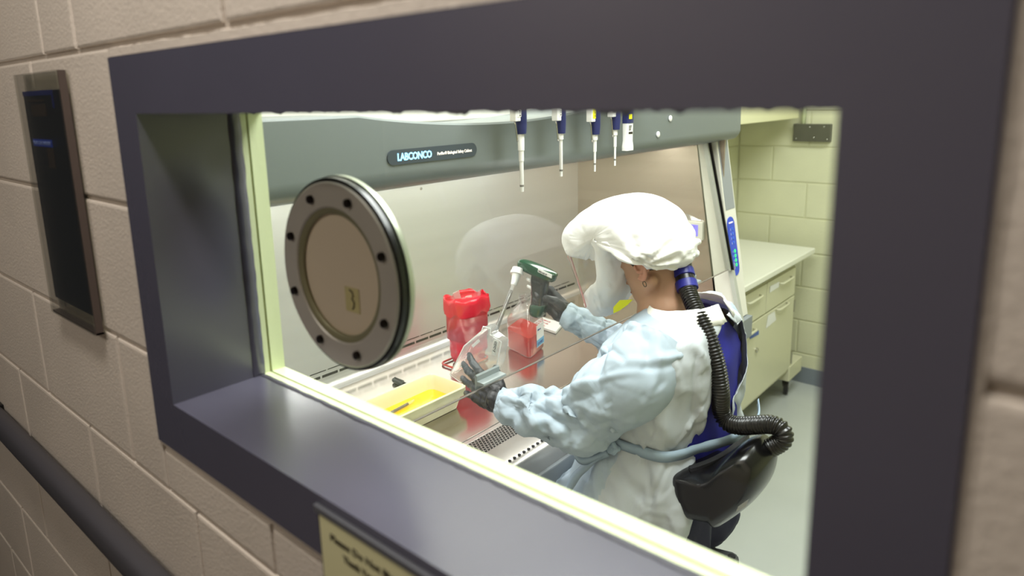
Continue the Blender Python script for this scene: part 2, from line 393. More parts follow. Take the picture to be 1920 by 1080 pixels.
# acrylic document holder
CLR = film('clear_acrylic', (0.93, 0.93, 0.9), 1.0, 0.02, haze=0.006)
dh = thing('document_holder', (-1.21, 0.335, -0.34), 'clear acrylic document holder with a black sheet, left of the window', 'sign')
x0, x1, z0, z1 = -1.312, -1.112, -0.336, 0.052
obj('back_plate', bx(x0, x1, 0.338, 0.3405, z0, z1, bev=0.0005), CLR, parent=dh)
obj('front_plate', bx(x0, x1, 0.3255, 0.3280, z0, z1, bev=0.0005), CLR, parent=dh)
bm = bx(x1 - 0.002, x1, 0.328, 0.338, z0, z1); box(bm, x0, x1, 0.328, 0.338, z0, z0 + 0.003)
obj('side_edge', bm, mat('acrylic_edge', (84, 72, 66), 0.35), parent=dh)
sh = obj('black_sheet', bx(-1.302, -1.122, 0.332, 0.334, -0.310, 0.026, bev=0.0005), mat('black_print', (7, 7, 12), 0.35), parent=dh)
bm = bx(-1.302, -1.16, 0.3312, 0.332, 0.019, 0.0262); box(bm, -1.166, -1.16, 0.3312, 0.332, 0.000, 0.019)
obj('blue_border', bm, mat('deep_blue_print', (24, 34, 110), 0.4), parent=sh)
obj('blue_strip', bx(-1.286, -1.196, 0.3312, 0.332, -0.058, -0.047), mat('blue_print', (34, 66, 190), 0.4), parent=sh)
obj('strip_lettering', text_bm('HIGH CONTAINMENT', (-1.284, 0.3310, -0.0555), (1, 0, 0), (0, 0, 1), 0.0085, width=0.085), mat('pale_blue_print', (150, 170, 230), 0.5), parent=sh)
for q in ((-1.27, -1.20, -0.012, 0.006), (-1.285, -1.205, 0.010, 0.013), (-1.225, -1.195, -0.09, -0.06)):
    obj('brown_print', bx(q[0], q[1], 0.3314, 0.332, q[2], q[3]), mat('dim_brown_print', (52, 36, 20), 0.5), parent=sh)
# notice plate under the window
sp = thing('notice_plate', (-0.42, 0.334, -0.47), 'cream engraved notice plate in a dark holder below the window', 'sign')
obj('holder_strip', bx(-0.560, -0.24, 0.3325, 0.3380, -0.402, -0.3945, bev=0.0008), mat('charcoal_plastic', (84, 84, 88), 0.45), parent=sp)
obj('plate_backing', bx(-0.558, -0.24, 0.3362, 0.3384, -0.485, -0.396), mat('black_backing', (40, 36, 46), 0.5), parent=sp)
pl = obj('plate', bx(-0.5525, -0.242, 0.3335, 0.3360, -0.480, -0.4035, bev=0.0006), mat('cream_plate', (206, 200, 156), 0.4), parent=sp)
INK = mat('dark_ink', (44, 36, 20), 0.6)
obj('lettering', text_bm('Please Do Not Block This Window', (-0.535, 0.3333, -0.4235), (1, 0, 0), (0, 0, 1), 0.0100, bold=0.0003, width=0.185), INK, parent=pl)
obj('lettering', text_bm('Thank You For Your Cooperation', (-0.515, 0.3333, -0.4385), (1, 0, 0), (0, 0, 1), 0.0100, bold=0.0003, width=0.145), INK, parent=pl)
# round speak-through port clamped on the glass
PCX, PCZ = -0.690, -0.208
pt = thing('speaking_port', (PCX, 0.475, PCZ - 0.125), 'round steel ring port with bolts mounted on the window glass', 'porthole')
gap = 0.0
ax = Vector((0, -1, 0)); c = Vector((PCX, 0.4780, PCZ))
bm = bmesh.new(); ring_solid(bm, c, ax, [(0.084, 0.0), (0.084, 0.009), (0.086, 0.0105), (0.1135, 0.0105), (0.1155, 0.009), (0.1155, 0.0)], 72)
rg = obj('front_ring', bm, STEELR, parent=pt, autos=35)
bm = bmesh.new(); ring_solid(bm, c, ax, [(0.1155, 0.0005), (0.1155, 0.0075), (0.1195, 0.0068), (0.1200, 0.0005)], 72)
obj('rubber_gasket', bm, BLK, parent=pt, autos=35)
bm = bmesh.new(); ring_solid(bm, Vector((PCX, 0.4810, PCZ)), Vector((0, 1, 0)), [(0.084, 0.0), (0.084, 0.009), (0.119, 0.009), (0.1215, 0.006), (0.1215, 0.0)], 72)
obj('rear_ring', bm, mat('pale_ring_enamel', (176, 182, 162), 0.3, 0.5), parent=pt, autos=35)
bm = bmesh.new(); ring_solid(bm, c, ax, [(0.076, -0.001), (0.076, 0.006), (0.078, 0.0075), (0.084, 0.0085), (0.084, -0.001)], 72)
obj('inner_rim', bm, mat('worn_yellow_rim', (150, 146, 112), 0.4, 0.3, bump=0.4, bscale=150), parent=pt, autos=35)
bm = bmesh.new(); ring_solid(bm, c, ax, [(0.0, 0.0), (0.076, 0.0), (0.076, 0.003), (0.0, 0.003)], 72, closed=False)
dsk = obj('centre_disc', bm, mat('beige_mesh_disc', (224, 208, 180), 0.55, bump=0.5, bscale=900, bdist=0.0004), parent=pt, autos=35)
pts = P(660, 560, 1, 0.4747); tp = bx(pts.x - 0.013, pts.x + 0.015, 0.4741, 0.4748, pts.z - 0.017, pts.z + 0.014, bev=0.0002)
tape = obj('tape_patch', tp, mat('aged_tape', (206, 194, 136), 0.45, var=0.1, vscale=60), parent=dsk, label='yellowed tape square')
bm = bmesh.new(); q = [(-0.003, 0.011), (0.002, 0.009), (0.004, 0.004), (0.001, 0.0), (0.005, -0.004), (0.004, -0.010), (0.001, -0.013)]
tube(bm, [(pts.x + a, 0.4740, pts.z + b) for a, b in q], 0.0011, 6)
obj('pen_mark', bm, mat('brown_ink', (58, 44, 18), 0.6), parent=tape)
first = None
for px, py in ((580, 363), (655, 373), (541, 437), (547, 547), (720, 480), (724, 608), (600, 645), (673, 673)):
    b = P(px, py, 1, 0.4675)
    d = Vector((b.x - PCX, 0, b.z - PCZ)); d = d.normalized() * 0.0995; b = Vector((PCX, 0.4675, PCZ)) + d
    if first is None:
        bm = bmesh.new(); ring_solid(bm, b, ax, [(0.0055, -0.001), (0.0055, 0.0035), (0.0045, 0.0048), (0.0, 0.005)], 16, closed=False)
        first = obj('bolt', bm, mat('dark_bolt', (44, 36, 30), 0.35, 0.7), parent=pt, autos=40); b0 = b.copy(); l0 = Vector(first.location)
    else:
        n = first.copy(); C.objects.link(n); n.location = l0 + (b - b0)
# ================================================================== BIOSAFETY CABINET
BX = dict(back=-1.60, front=-0.93)
BY0, BY1 = 0.508, 2.33; IY0, IY1 = 0.516, 2.262
WS = -0.80
bsc = thing('biosafety_cabinet', (-1.25, 1.44, -1.71), 'large grey and steel lab safety cabinet with a slanted glass front', 'lab cabinet')
# header (front face with rolled lower lip)
bm = bmesh.new(); prof = [(-1.64, -0.166), (-1.03, -0.166), (-1.012, -0.165)]
for k in range(9):
    a = -math.pi / 2 + math.pi / 2 * k / 8; prof.append((-0.998 + 0.038 * math.cos(a), -0.124 + 0.036 * math.sin(a)))
N = 60; ys = [BY0 + (BY1 - BY0) * i / N for i in range(N + 1)]
def head_top(y):
    # the cover's upper edge dips gently in the middle of the cabinet
    if y < 0.725: return -0.0235
    if y < 1.45:
        t = (y - 0.725) / 0.725; return -0.0235 - 0.026 * math.sin(math.pi * t) ** 0.8
    return -0.0235 + min(0.03, (y - 1.45) * 0.15)
rr = []
for y in ys:
    h = head_top(y); rr.append([(x, y, z) for x, z in prof] + [(-0.962, y, h - 0.004), (-0.968, y, h), (-1.06, y, h), (-1.64, y, h)])
rings_loft(bm, rr); bmesh.ops.recalc_face_normals(bm, faces=bm.faces)
hd = obj('header', bm, SAGE, parent=bsc, autos=30)
# sloped sash geometry: x as a function of z
def sx(z): return -0.930 + (-0.10 / 0.434) * (z + 0.597)
# nameplate
zc = -0.1005; y0, y1 = 0.774, 1.003; r = 0.0135
poly = [(-0.9585, y0 + r + r * math.cos(a), zc + r * math.sin(a)) for a in [math.pi / 2 + math.pi * k / 12 for k in range(13)]] + [(-0.9585, y1 - r + r * math.cos(a), zc + r * math.sin(a)) for a in [-math.pi / 2 + math.pi * k / 12 for k in range(13)]]
bm = bmesh.new(); prism(bm, [(-0.9602, b, c_) for a, b, c_ in poly], (0.0022, 0, 0))
npl = obj('nameplate', bm, mat('charcoal_nameplate', (66, 74, 82), 0.25), parent=bsc)
obj('lettering', text_bm('LABCONCO', (-0.9578, y0 + 0.022, zc - 0.0062), (0, 1, 0), (0, 0, 1), 0.0185, bold=0.0004, spacing=0.92, width=0.083), mat('lit_blue_letters', (150, 215, 255), 0.4, emit=1.6), parent=npl, label='backlit blue lettering')
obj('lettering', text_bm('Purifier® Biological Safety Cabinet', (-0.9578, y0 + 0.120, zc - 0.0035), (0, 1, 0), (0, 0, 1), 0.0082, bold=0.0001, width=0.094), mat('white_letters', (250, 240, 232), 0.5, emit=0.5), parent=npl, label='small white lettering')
for px, py in ((1257, 222), (1234, 252)):
    p = P(px, py, 0, -0.9585); bm = bmesh.new(); ring_solid(bm, p, (1, 0, 0), [(0.0085, -0.001), (0.0085, 0.0015), (0.006, 0.0028), (0, 0.003)], 20, closed=False)
    obj('screw_cap', bm, WHITEP, parent=bsc, autos=40)
obj('top_cover_reflector', bx(-1.63, -1.14, BY0 + 0.005, BY1 - 0.6, -0.05, 0.55, bev=0.004), WHITEE, parent=bsc)  # white panel added above the header; unseen upper part reflects in the window sill
zt = -0.02
bm = bmesh.new()
# back panel with a cove running down into the bench
R = []
cv = [(-1.60, zt), (-1.60, -0.775)] + [(-1.60 + 0.03 - 0.03 * math.cos(math.pi / 2 * k / 8), -0.77 - 0.03 * math.sin(math.pi / 2 * k / 8)) for k in range(1, 9)]
rings_loft(bm, [[(x, y, z) for x, z in cv] + [(-1.57, y, -0.806), (-1.606, y, -0.806), (-1.606, y, zt)] for y in (IY0, IY1)]); bmesh.ops.recalc_face_normals(bm, faces=bm.faces)
obj('back_panel', bm, STEELV, parent=bsc, autos=40)
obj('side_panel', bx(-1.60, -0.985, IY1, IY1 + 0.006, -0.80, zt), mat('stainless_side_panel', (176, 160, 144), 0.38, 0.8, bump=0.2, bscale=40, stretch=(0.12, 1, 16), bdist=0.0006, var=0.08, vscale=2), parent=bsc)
obj('side_panel', bx(-1.60, -0.985, IY0 - 0.006, IY0, -0.80, zt), STEELV, parent=bsc)
# lower side fillers towards the front (below the sash)
def tri_side(y0, y1):
    b = bmesh.new(); prism(b, [(-0.99, y0, -0.8), (-0.93, y0, -0.80), (sx(-0.6) - 0.002, y0, -0.6), (sx(-0.1) - 0.004, y0, -0.1), (-1.10, y0, -0.1)], (0, y1 - y0, 0)); return b
obj('side_cheek', tri_side(IY1, IY1 + 0.006), STEEL, parent=bsc)
obj('side_cheek', tri_side(IY0 - 0.006, IY0), STEEL, parent=bsc)
# work surface
obj('work_surface', bx(-1.575, -1.076, IY0, IY1, -0.812, WS, bev=0.001), mat('stainless_bench', (190, 182, 172), 0.17, 0.92, bump=0.15, bscale=50, stretch=(1, 0.06, 1), bdist=0.0005, var=0.04, vscale=2), parent=bsc, label='polished stainless work surface')
obj('surface_lip', bx(-1.0745, -1.0600, IY0, IY1, -0.812, WS - 0.0005, bev=0.001), STEEL, parent=bsc)
# perforated grille, real holes
def perforated(x0, nr, pitch, rr, y0, y1, z, th):
    b = bmesh.new(); n = int((y1 - y0) / pitch)
    for j in range(nr):
        xc = x0 + pitch * 0.87 * (j + 0.5)
        for i in range(n):
            yc = y0 + pitch * (i + 0.5 + (0.5 if j % 2 else 0)); hx, hy = pitch * 0.435, pitch * 0.5
            O = []; I = []
            for k in range(8):
                a = math.pi / 8 + k * math.pi / 4; c_, s_ = math.cos(a), math.sin(a); m = max(abs(c_) , abs(s_))
                O.append(b.verts.new((xc + hx * max(-1, min(1, c_ / m)), yc + hy * max(-1, min(1, s_ / m)), z)))
                I.append(b.verts.new((xc + rr * c_, yc + rr * s_, z)))
            L = [b.verts.new(v.co - Vector((0, 0, th))) for v in I]
            for k in range(8):
                q = (k + 1) % 8; b.faces.new((O[k], O[q], I[q], I[k])); b.faces.new((I[k], I[q], L[q], L[k]))
    # corner cells left by the octagon-to-square fit are closed by a dark tray below
    return b
g0 = -1.060; pit = 0.0098; nr = 7
bm = perforated(g0, nr, pit, 0.0039, IY0, IY1 - pit, WS - 0.001, 0.0012)
for f in bm.faces: f.normal_update()
gr = obj('intake_grille', bm, STEEL, parent=bsc); gr['kind'] = 'stuff'
g1 = g0 + nr * pit * 0.87
obj('grille_tray', bx(-1.062, g1 + 0.001, IY0, IY1, -0.840, -0.830), DARKHOLE, parent=bsc)
# front apron: flat, then a rounded airfoil edge
bm = bmesh.new(); ap = [(g1, -0.801), (-0.940, -0.801), (-0.926, -0.804), (-0.915, -0.812), (-0.905, -0.830), (-0.900, -0.860), (-0.900, -0.885), (-0.92, -0.885), (g1, -0.815)]
rings_loft(bm, [[(x, y, z) for x, z in ap] for y in (IY0, IY1 + 0.02)]); bmesh.ops.recalc_face_normals(bm, faces=bm.faces)
obj('front_apron', bm, mat('satin_stainless', (176, 172, 166), 0.3, 0.8, bump=0.1, bscale=60, stretch=(1, 0.06, 1), bdist=0.0005), parent=bsc, autos=40)
obj('airfoil_edge', bx(-0.912, -0.893, IY0, IY1 + 0.04, -0.905, -0.850, bev=0.004), GREYP, parent=bsc)
fh = None; y = 0.70; k = 0
hm = mat('rim_bright', (214, 214, 210), 0.2, 1.0)
while y < IY1 - 0.02:
    if fh is None:
        bm = bmesh.new(); ring_solid(bm, (-0.934, y, -0.8013), (0, 0, 1), [(0.0040, 0), (0.0040, 0.0008), (0, 0.0008)], 12, closed=False)
        fh = obj('intake_hole', bm, DARKHOLE, parent=bsc); fy0 = y; l0 = Vector(fh.location)
    else:
        n = fh.copy(); C.objects.link(n); n.location = l0 + Vector((0, y - fy0, 0))
    y += 0.0168
# rear air slots
def slots(z, h, ln, pitch, phase):
    s0 = None; y = IY0 + 0.03 + phase
    while y + ln < IY1 - 0.02:
        if s0 is None:
            s0 = obj('air_slot', bx(-1.6005, -1.5992, y, y + ln, z - h / 2, z + h / 2), DARKHOLE, parent=bsc); b0 = y; l0 = Vector(s0.location)
        else:
            n = s0.copy(); C.objects.link(n); n.location = l0 + Vector((0, y - b0, 0))
        y += pitch
slots(-0.806 + 0.045, 0.0075, 0.052, 0.0585, 0.0)
slots(-0.790 + 0.045, 0.0024, 0.052, 0.0585, 0.02)
for y_, z_ in ((1.418, -0.242), (1.418, -0.272), (2.0, -0.25), (2.055, -0.25)):
    bm = bmesh.new(); ring_solid(bm, (-1.60, y_, z_), (1, 0, 0), [(0.0045, 0), (0.004, 0.002), (0, 0.003)], 12, closed=False)
    obj('panel_screw', bm, hm, parent=bsc, smooth=True)
# interior top
obj('plenum_screen', bx(-1.60, -1.06, IY0, IY1, -0.170, -0.166), mat('white_diffuser', (228, 228, 222), 0.6), parent=bsc)
# sash pane
zb_, zt_ = -0.597, -0.150
bm = bmesh.new(); prism(bm, [(sx(zb_), IY0 + 0.003, zb_), (sx(zt_), IY0 + 0.003, zt_), (sx(zt_) - 0.004, IY0 + 0.003, zt_), (sx(zb_) - 0.004, IY0 + 0.003, zb_)], (0, IY1 - IY0 - 0.035, 0))
sash = obj('sash_glass', bm, SASHG, parent=bsc)
bm = bmesh.new(); prism(bm, [(sx(zb_) + 0.0006, IY0, zb_ + 0.0008), (sx(zb_) + 0.0006, IY0, zb_ - 0.0008), (sx(zb_) - 0.0046, IY0, zb_ - 0.0008), (sx(zb_) - 0.0046, IY0, zb_ + 0.0008)], (0, IY1 - IY0 - 0.03, 0))
obj('sash_edge', bm, mat('glass_edge', (112, 104, 96), 0.25), parent=bsc)
# finger grips on the sash
gp = P(893, 700, 0, -0.905); gz = -0.578
def sash_grip(yc):
    g = obj('sash_grip', (lambda b: (prism(b, [(sx(gz) + 0.001, yc - 0.036, gz - 0.016), (sx(gz) + 0.001, yc - 0.036, gz + 0.016), (sx(gz) + 0.004, yc - 0.036, gz + 0.018), (sx(gz) + 0.007, yc - 0.036, gz + 0.015), (sx(gz) + 0.007, yc - 0.036, gz + 0.004), (sx(gz) + 0.022, yc - 0.032, gz + 0.001), (sx(gz) + 0.023, yc - 0.032, gz - 0.003), (sx(gz) + 0.006, yc - 0.036, gz - 0.006)], (0, 0.07, 0)), b)[1])(bmesh.new()), mat('grey_grip_plastic', (142, 150, 150), 0.4), parent=bsc)
    return g
sash_grip(0.985); sash_grip(1.92)
# right-hand sash channel and post
def pf(z): return -0.905 - 0.163 * (z + 0.785)
def slant(bm, x_off0, x_off1, y0, y1, z0, z1, mi=0, fn=sx):
    prism(bm, [(fn(z0) + x_off0, y0, z0), (fn(z1) + x_off0, y0, z1), (fn(z1) + x_off1, y0, z1), (fn(z0) + x_off1, y0, z0)], (0, y1 - y0, 0), mi)
CH = mat('dark_channel', (64, 68, 66), 0.35, 0.5)
for Y in (0,):
    def yy(a): return a if Y == 0 else BY0 + BY1 - a
    def sl(name, a, b, y0, y1, z0, z1, m, bev=0.0, fn=sx):
        bm = bmesh.new(); y0, y1 = sorted((yy(y0), yy(y1))); slant(bm, a, b, y0, y1, z0, z1, fn=fn)
        if bev: bmesh.ops.bevel(bm, geom=list(bm.edges), offset=bev, segments=2, affect='EDGES')
        return obj(name, bm, m, parent=bsc, autos=40)
    sl('sash_channel', -0.012, 0.006, 2.206, 2.214, -0.60, -0.13, mat('bright_trim', (188, 192, 182), 0.3, 0.6))
    sl('sash_channel', -0.012, 0.003, 2.214, 2.240, -0.60, -0.13, CH)
    sl('channel_rib', -0.012, 0.012, 2.222, 2.226, -0.60, -0.13, BLK)
    sl('lower_channel', -0.012, 0.004, 2.226, 2.246, -0.785, -0.60, mat('pale_channel', (176, 178, 168), 0.35))
    pst = sl('side_post', -0.07, 0.0, 2.242, 2.335, -0.785, -0.13, WHITEE, 0.002, pf)
    if Y == 0:
        sl('post_inlay', 0.0, 0.0012, 2.252, 2.326, -0.400, -0.14, mat('silver_grey_film', (150, 154, 160), 0.35, 0.2), 0.0, pf)
        ov = []; U = Vector((-0.163, 0, 1)).normalized(); cz0, cz1, ow = -0.425, -0.632, 0.029
        A = Vector((pf(cz0) + 0.0004, 2.276, cz0)); B = Vector((pf(cz1) + 0.0004, 2.276, cz1))
        A -= U * ow; B += U * ow
        for k in range(13): a = math.pi * k / 12; ov.append(A + Vector((0, math.cos(a) * ow, 0)) + U * math.sin(a) * ow)
        for k in range(13): a = math.pi + math.pi * k / 12; ov.append(B + Vector((0, math.cos(a) * ow, 0)) + U * math.sin(a) * ow)
        bm = bmesh.new(); prism(bm, ov, (0.0022, 0, 0.0005))
        cp = obj('control_panel', bm, mat('royal_blue_overlay', (22, 66, 196), 0.25), parent=bsc, label='blue oval touch panel')
        G = mat('green_lamp', (40, 230, 110), 0.3, emit=1.0); Wt = mat('white_print', (200, 215, 245), 0.5)
        H = A + Vector((0.0024, 0, 0))
        Ln = (A - B).length
        for k in range(8):
            t = 0.10 + (0.107 * k if k < 4 else 0.107 * k + 0.09); cc = H - U * Ln * t + Vector((0, 0.006, 0))
            bm = bmesh.new(); n_ = U.cross(Vector((0, 1, 0))); n_ = n_ if n_.x > 0 else -n_
            ring_solid(bm, cc, n_, [(0.0062, -0.0005), (0.0062, 0.0008), (0.0042, 0.0012), (0, 0.0006)], 16, closed=False)
            obj('button', bm, mat('blue_button', (40, 96, 214), 0.3) if k < 4 else G, parent=cp, autos=40, label=None if k < 4 else 'lit green button')
            for dz in (0.002, -0.002):
                e = cc - Vector((0, 0.012, 0)) + U * dz; b = bmesh.new(); prism(b, [e + Vector((0, -0.007, 0)) - U * 0.0004, e + Vector((0, 0.001, 0)) - U * 0.0004, e + Vector((0, 0.001, 0)) + U * 0.0004, e + Vector((0, -0.007, 0)) + U * 0.0004], (0.0004, 0, 0))
                obj('button_caption', b, Wt, parent=cp)
        obj('lettering', text_bm('LABCONCO', H + Vector((0.0004, -0.018, 0)) + U * 0.006, (0, 1, 0), U, 0.008, width=0.034), mat('white_letters', (250, 240, 232), 0.5), parent=cp)
    obj('post_foot', bx(-0.975, -0.888, *sorted((yy(2.238), yy(2.338))), -0.865, -0.787, bev=0.002), GREYP, parent=bsc)
    obj('outer_side', bx(-1.64, -1.045, *sorted((yy(2.29), yy(2.33))), -0.90, -0.12, bev=0.003), WHITEE, parent=bsc)
# digital display set on the right wall
dy = IY1 - 0.001
q = [P(px, py, 1, dy) for px, py in ((1270, 408), (1322, 410), (1319, 447), (1271, 444))]
lx0, lx1 = -1.135, -1.030; lz0, lz1 = -0.512, -0.440
lx0, lx1 = q[0].x, q[1].x; lz1, lz0 = q[0].z - 0.004, q[3].z
ds = obj('digital_display', bx(lx0, lx1, dy - 0.016, dy, lz0, lz1, bev=0.003), WHITEE, parent=bsc, label='white framed display on the inner wall')
obj('screen', bx(lx0 + 0.010, lx1 - 0.018, dy - 0.0168, dy - 0.015, lz0 + 0.014, lz1 - 0.012), mat('violet_backlight', (118, 108, 226), 0.3, emit=0.75), parent=ds)
bm = bmesh.new()
for k in range(4): box(bm, lx0 + 0.016, lx1 - 0.03 - 0.01 * (k % 2), dy - 0.0171, dy - 0.0167, lz1 - 0.020 - k * 0.010, lz1 - 0.018 - k * 0.010)
obj('screen_text', bm, mat('dim_violet_text', (92, 84, 190), 0.4, emit=0.4), parent=ds)
bm = bmesh.new(); prism(bm, [(lx0 - 0.004, dy - 0.001, lz1 + 0.032), (lx1 + 0.004, dy - 0.016, lz1 + 0.004), (lx0 - 0.004, dy - 0.016, lz1 + 0.001)], (0, 0.001, 0.0006))
obj('splash_cover', bm, film('clear_cover', (0.95, 0.95, 0.95), 1.5, 0.05, haze=0.12), parent=ds)
# lower body, stand
obj('lower_plenum', bx(-1.64, -1.02, BY0 + 0.03, BY1 - 0.03, -0.93, -0.845, bev=0.003), mat('dark_underside', (58, 60, 60), 0.5), parent=bsc)
for x in (-1.58, -0.985):
    for y in (BY0 + 0.05, BY1 - 0.055):
        obj('stand_leg', bx(x - 0.03, x + 0.03, y - 0.03, y + 0.03, -1.71, -0.93 if y < 2 else -0.866, bev=0.003), WHITEE, parent=bsc)
obj('stand_rail', bx(-1.61, -1.55, BY0 + 0.08, BY1 - 0.085, -1.60, -1.54, bev=0.003), WHITEE, parent=bsc)
# ================================================================== MOBILE DRAWER CABINET
mc = thing('drawer_cabinet', (-1.42, 3.32, -1.71), 'cream wheeled drawer cabinet with a white worktop by the block wall', 'cabinet')
CB = mat('cream_cabinet_enamel', (202, 200, 170), 0.35, bump=0.03, bscale=60)
CBD = mat('cream_cabinet_edge', (176, 174, 136), 0.4)
MX = -1.192
obj('worktop', bx(-1.655, -1.15, 2.42, 3.90, -0.888, -0.856, bev=0.006, seg=3), mat('white_laminate', (226, 226, 212), 0.3), parent=mc)
obj('under_frame', bx(-1.645, MX - 0.012, 2.46, 3.715, -0.935, -0.888), CBD, parent=mc)
obj('body', bx(-1.645, MX - 0.003, 2.45, 3.725, -1.530, -0.925, bev=0.003), CB, parent=mc)
def pull(y0, y1, z, par):
    b = bmesh.new(); tube(b, [(MX + 0.003, y0, z), (MX + 0.022, y0 + 0.003, z), (MX + 0.026, y0 + 0.012, z), (MX + 0.026, y1 - 0.012, z), (MX + 0.022, y1 - 0.003, z), (MX + 0.003, y1, z)], 0.006, 8)
    obj('handle', b, CB, parent=par, smooth=True)
def front(name, y0, y1, z0, z1):
    return obj(name, bx(MX - 0.002, MX + 0.006, y0, y1, z0, z1, bev=0.003), CB, parent=mc)
d1 = front('drawer', 3.298, 3.712, -1.085, -0.930); pull(3.46, 3.63, -0.968, d1)
d2 = front('drawer', 2.87, 3.290, -1.085, -0.930); pull(3.03, 3.20, -0.968, d2)
d3 = front('drawer', 2.45, 2.862, -1.085, -0.930); pull(2.57, 2.74, -0.968, d3)
g1_ = front('door', 2.960, 3.712, -1.512, -1.093); pull(3.436, 3.584, -1.102, g1_); pull(3.005, 3.14, -1.124, g1_)
g2_ = front('door', 2.45, 2.952, -1.512, -1.093); pull(2.80, 2.92, -1.124, g2_)
PAP = mat('white_paper', (226, 226, 222), 0.6)
def fq(pxs, x=MX + 0.0075): return [P(a, b, 0, x) for a, b in pxs]
def sticker(name, pxs, m, par, th=0.001, label=None):
    b = bmesh.new(); prism(b, fq(pxs), (th, 0, 0)); return obj(name, b, m, parent=par, label=label)
sticker('paper_label', [(1444, 537), (1461, 528), (1460, 538), (1443, 549)], PAP, d1)
sticker('paper_label', [(1440, 592), (1452, 584), (1455, 600), (1436, 616)], PAP, g1_)
sticker('paper_label', [(1375, 668), (1389, 661), (1389, 667), (1375, 676)], PAP, g1_)
bl = sticker('blue_sticker', [(1406, 627), (1422.5, 619), (1422.5, 627), (1406, 636)], mat('blue_label', (62, 92, 168), 0.4), g1_, label='blue rectangular sticker')
rl = sticker('biohazard_sticker', [(1377.5, 638), (1391, 629), (1390.5, 663), (1377, 672)], mat('red_label', (206, 58, 52), 0.45), g1_, label='red biohazard sticker')
# biohazard emblem: three open rings round a small circle
q = fq([(1384.3, 647)])[0] + Vector((0.0014, 0, 0)); BI = mat('black_ink', (26, 10, 12), 0.6)
def arc(c, r, a0, a1, w, n=14):
    b = bmesh.new(); tube(b, [c + Vector((0, math.cos(a0 + (a1 - a0) * k / n) * r, math.sin(a0 + (a1 - a0) * k / n) * r)) for k in range(n + 1)], w, 5); return b
bm = bmesh.new()
for k in range(3):
    a = math.pi / 2 + k * 2 * math.pi / 3; merge(bm, arc(q + Vector((0, math.cos(a), math.sin(a))) * 0.015, 0.014, a + 0.5 - math.pi * 2, a - 0.5, 0.0022))
merge(bm, arc(q, 0.012, 0, 2 * math.pi, 0.0016))
obj('biohazard_emblem', bm, BI, parent=g1_)
obj('lettering', text_bm('BIOHAZARD', q + Vector((0, -0.038, -0.048)), (0, 1, 0), (0, 0, 1), 0.013, width=0.076), BI, parent=g1_)
lk = fq([(1418, 656)])[0]; bm = bmesh.new(); ring_solid(bm, lk, (1, 0, 0), [(0.012, -0.002), (0.012, 0.006), (0.009, 0.009), (0, 0.009)], 16, closed=False)
obj('lock', bm, mat('chrome', (190, 188, 180), 0.2, 1.0), parent=g1_, autos=40)
for z in (-1.155, -1.455): obj('hinge', bx(MX - 0.002, MX + 0.010, 3.716, 3.728, z - 0.035, z + 0.035, bev=0.002), mat('chrome', (190, 188, 180), 0.2, 1.0), parent=mc)
for y in (2.52, 3.90):
    obj('base_bar', bx(-1.62, MX + 0.01, y - (0.21 if y > 3 else 0.06), y, -1.588, -1.500, bev=0.004), CB, parent=mc)
    for x in (-1.56, -1.23 if y > 3 else -1.42):
        wy = y - 0.10
        w_ = thing('caster', (x, wy, -1.71)); w_.parent = mc; w_.location = Vector((x, wy, -1.71 + EYE)) - WL[mc]
        bm = bmesh.new(); ring_solid(bm, (x, wy, -1.664), (1, 0.25, 0), [(0.030, -0.013), (0.045, -0.011), (0.045, 0.011), (0.030, 0.013)], 24)
        obj('wheel', bm, mat('black_rubber', (26, 26, 26), 0.5), parent=w_, autos=40)
        bm = bmesh.new(); ring_solid(bm, (x, wy, -1.664), (1, 0.25, 0), [(0, -0.010), (0.031, -0.012), (0.031, 0.012), (0, 0.010)], 20, closed=False)
        obj('hub', bm, mat('chrome', (190, 188, 180), 0.2, 1.0), parent=w_, autos=40)
        b = bmesh.new(); prism(b, [(x + 0.020, wy - 0.03, -1.60), (x + 0.020, wy + 0.03, -1.60), (x + 0.020, wy + 0.015, -1.655), (x + 0.020, wy - 0.005, -1.67)], (-0.003, 0, 0)); prism(b, [(x - 0.017, wy - 0.03, -1.60), (x - 0.017, wy + 0.03, -1.60), (x - 0.017, wy + 0.015, -1.655), (x - 0.017, wy - 0.005, -1.67)], (-0.003, 0, 0)); box(b, x - 0.02, x + 0.02, wy - 0.03, wy + 0.03, -1.602, -1.588)
        obj('fork', b, mat('chrome', (190, 188, 180), 0.2, 1.0), parent=w_)
# pale boxed-in duct along the top of the left wall
dk = obj('wall_duct', bx(-1.655, -1.30, 2.40, 3.955, -0.148, 0.30, bev=0.004), mat('cream_duct', (214, 212, 172), 0.45), label=None)
tag(dk, 'cream boxed duct high on the wall behind the safety cabinet', 'duct')
# wall plate with a pipe
wp = thing('wall_control', (-1.2, 4.01, -0.28), 'grey metal control plate high on the pale yellow block wall', 'control plate')
q0 = P(1490, 232, 1, 4.005); q1 = P(1556, 266, 1, 4.005)
obj('plate', bx(q0.x, q0.x + 0.20, 3.985, 4.018, q1.z, q0.z, bev=0.003), mat('grey_metal_plate', (92, 92, 80), 0.4, 0.4, var=0.06, vscale=20), parent=wp)
for dx, dz in ((0.02, 0.015), (0.115, 0.022), (0.185, 0.014), (0.09, 0.08), (0.165, 0.082)):
    bm = bmesh.new(); ring_solid(bm, (q0.x + dx, 3.985, q1.z + dz), (0, -1, 0), [(0.004, 0), (0.003, 0.003), (0, 0.003)], 10, closed=False); obj('screw', bm, hm, parent=wp, smooth=True)
bm = bmesh.new(); tube(bm, [(q0.x + 0.05, 4.0, q0.z), (q0.x + 0.05, 4.0, q0.z + 0.6)], 0.012, 12); obj('conduit', bm, CREAM, parent=wp, smooth=True)
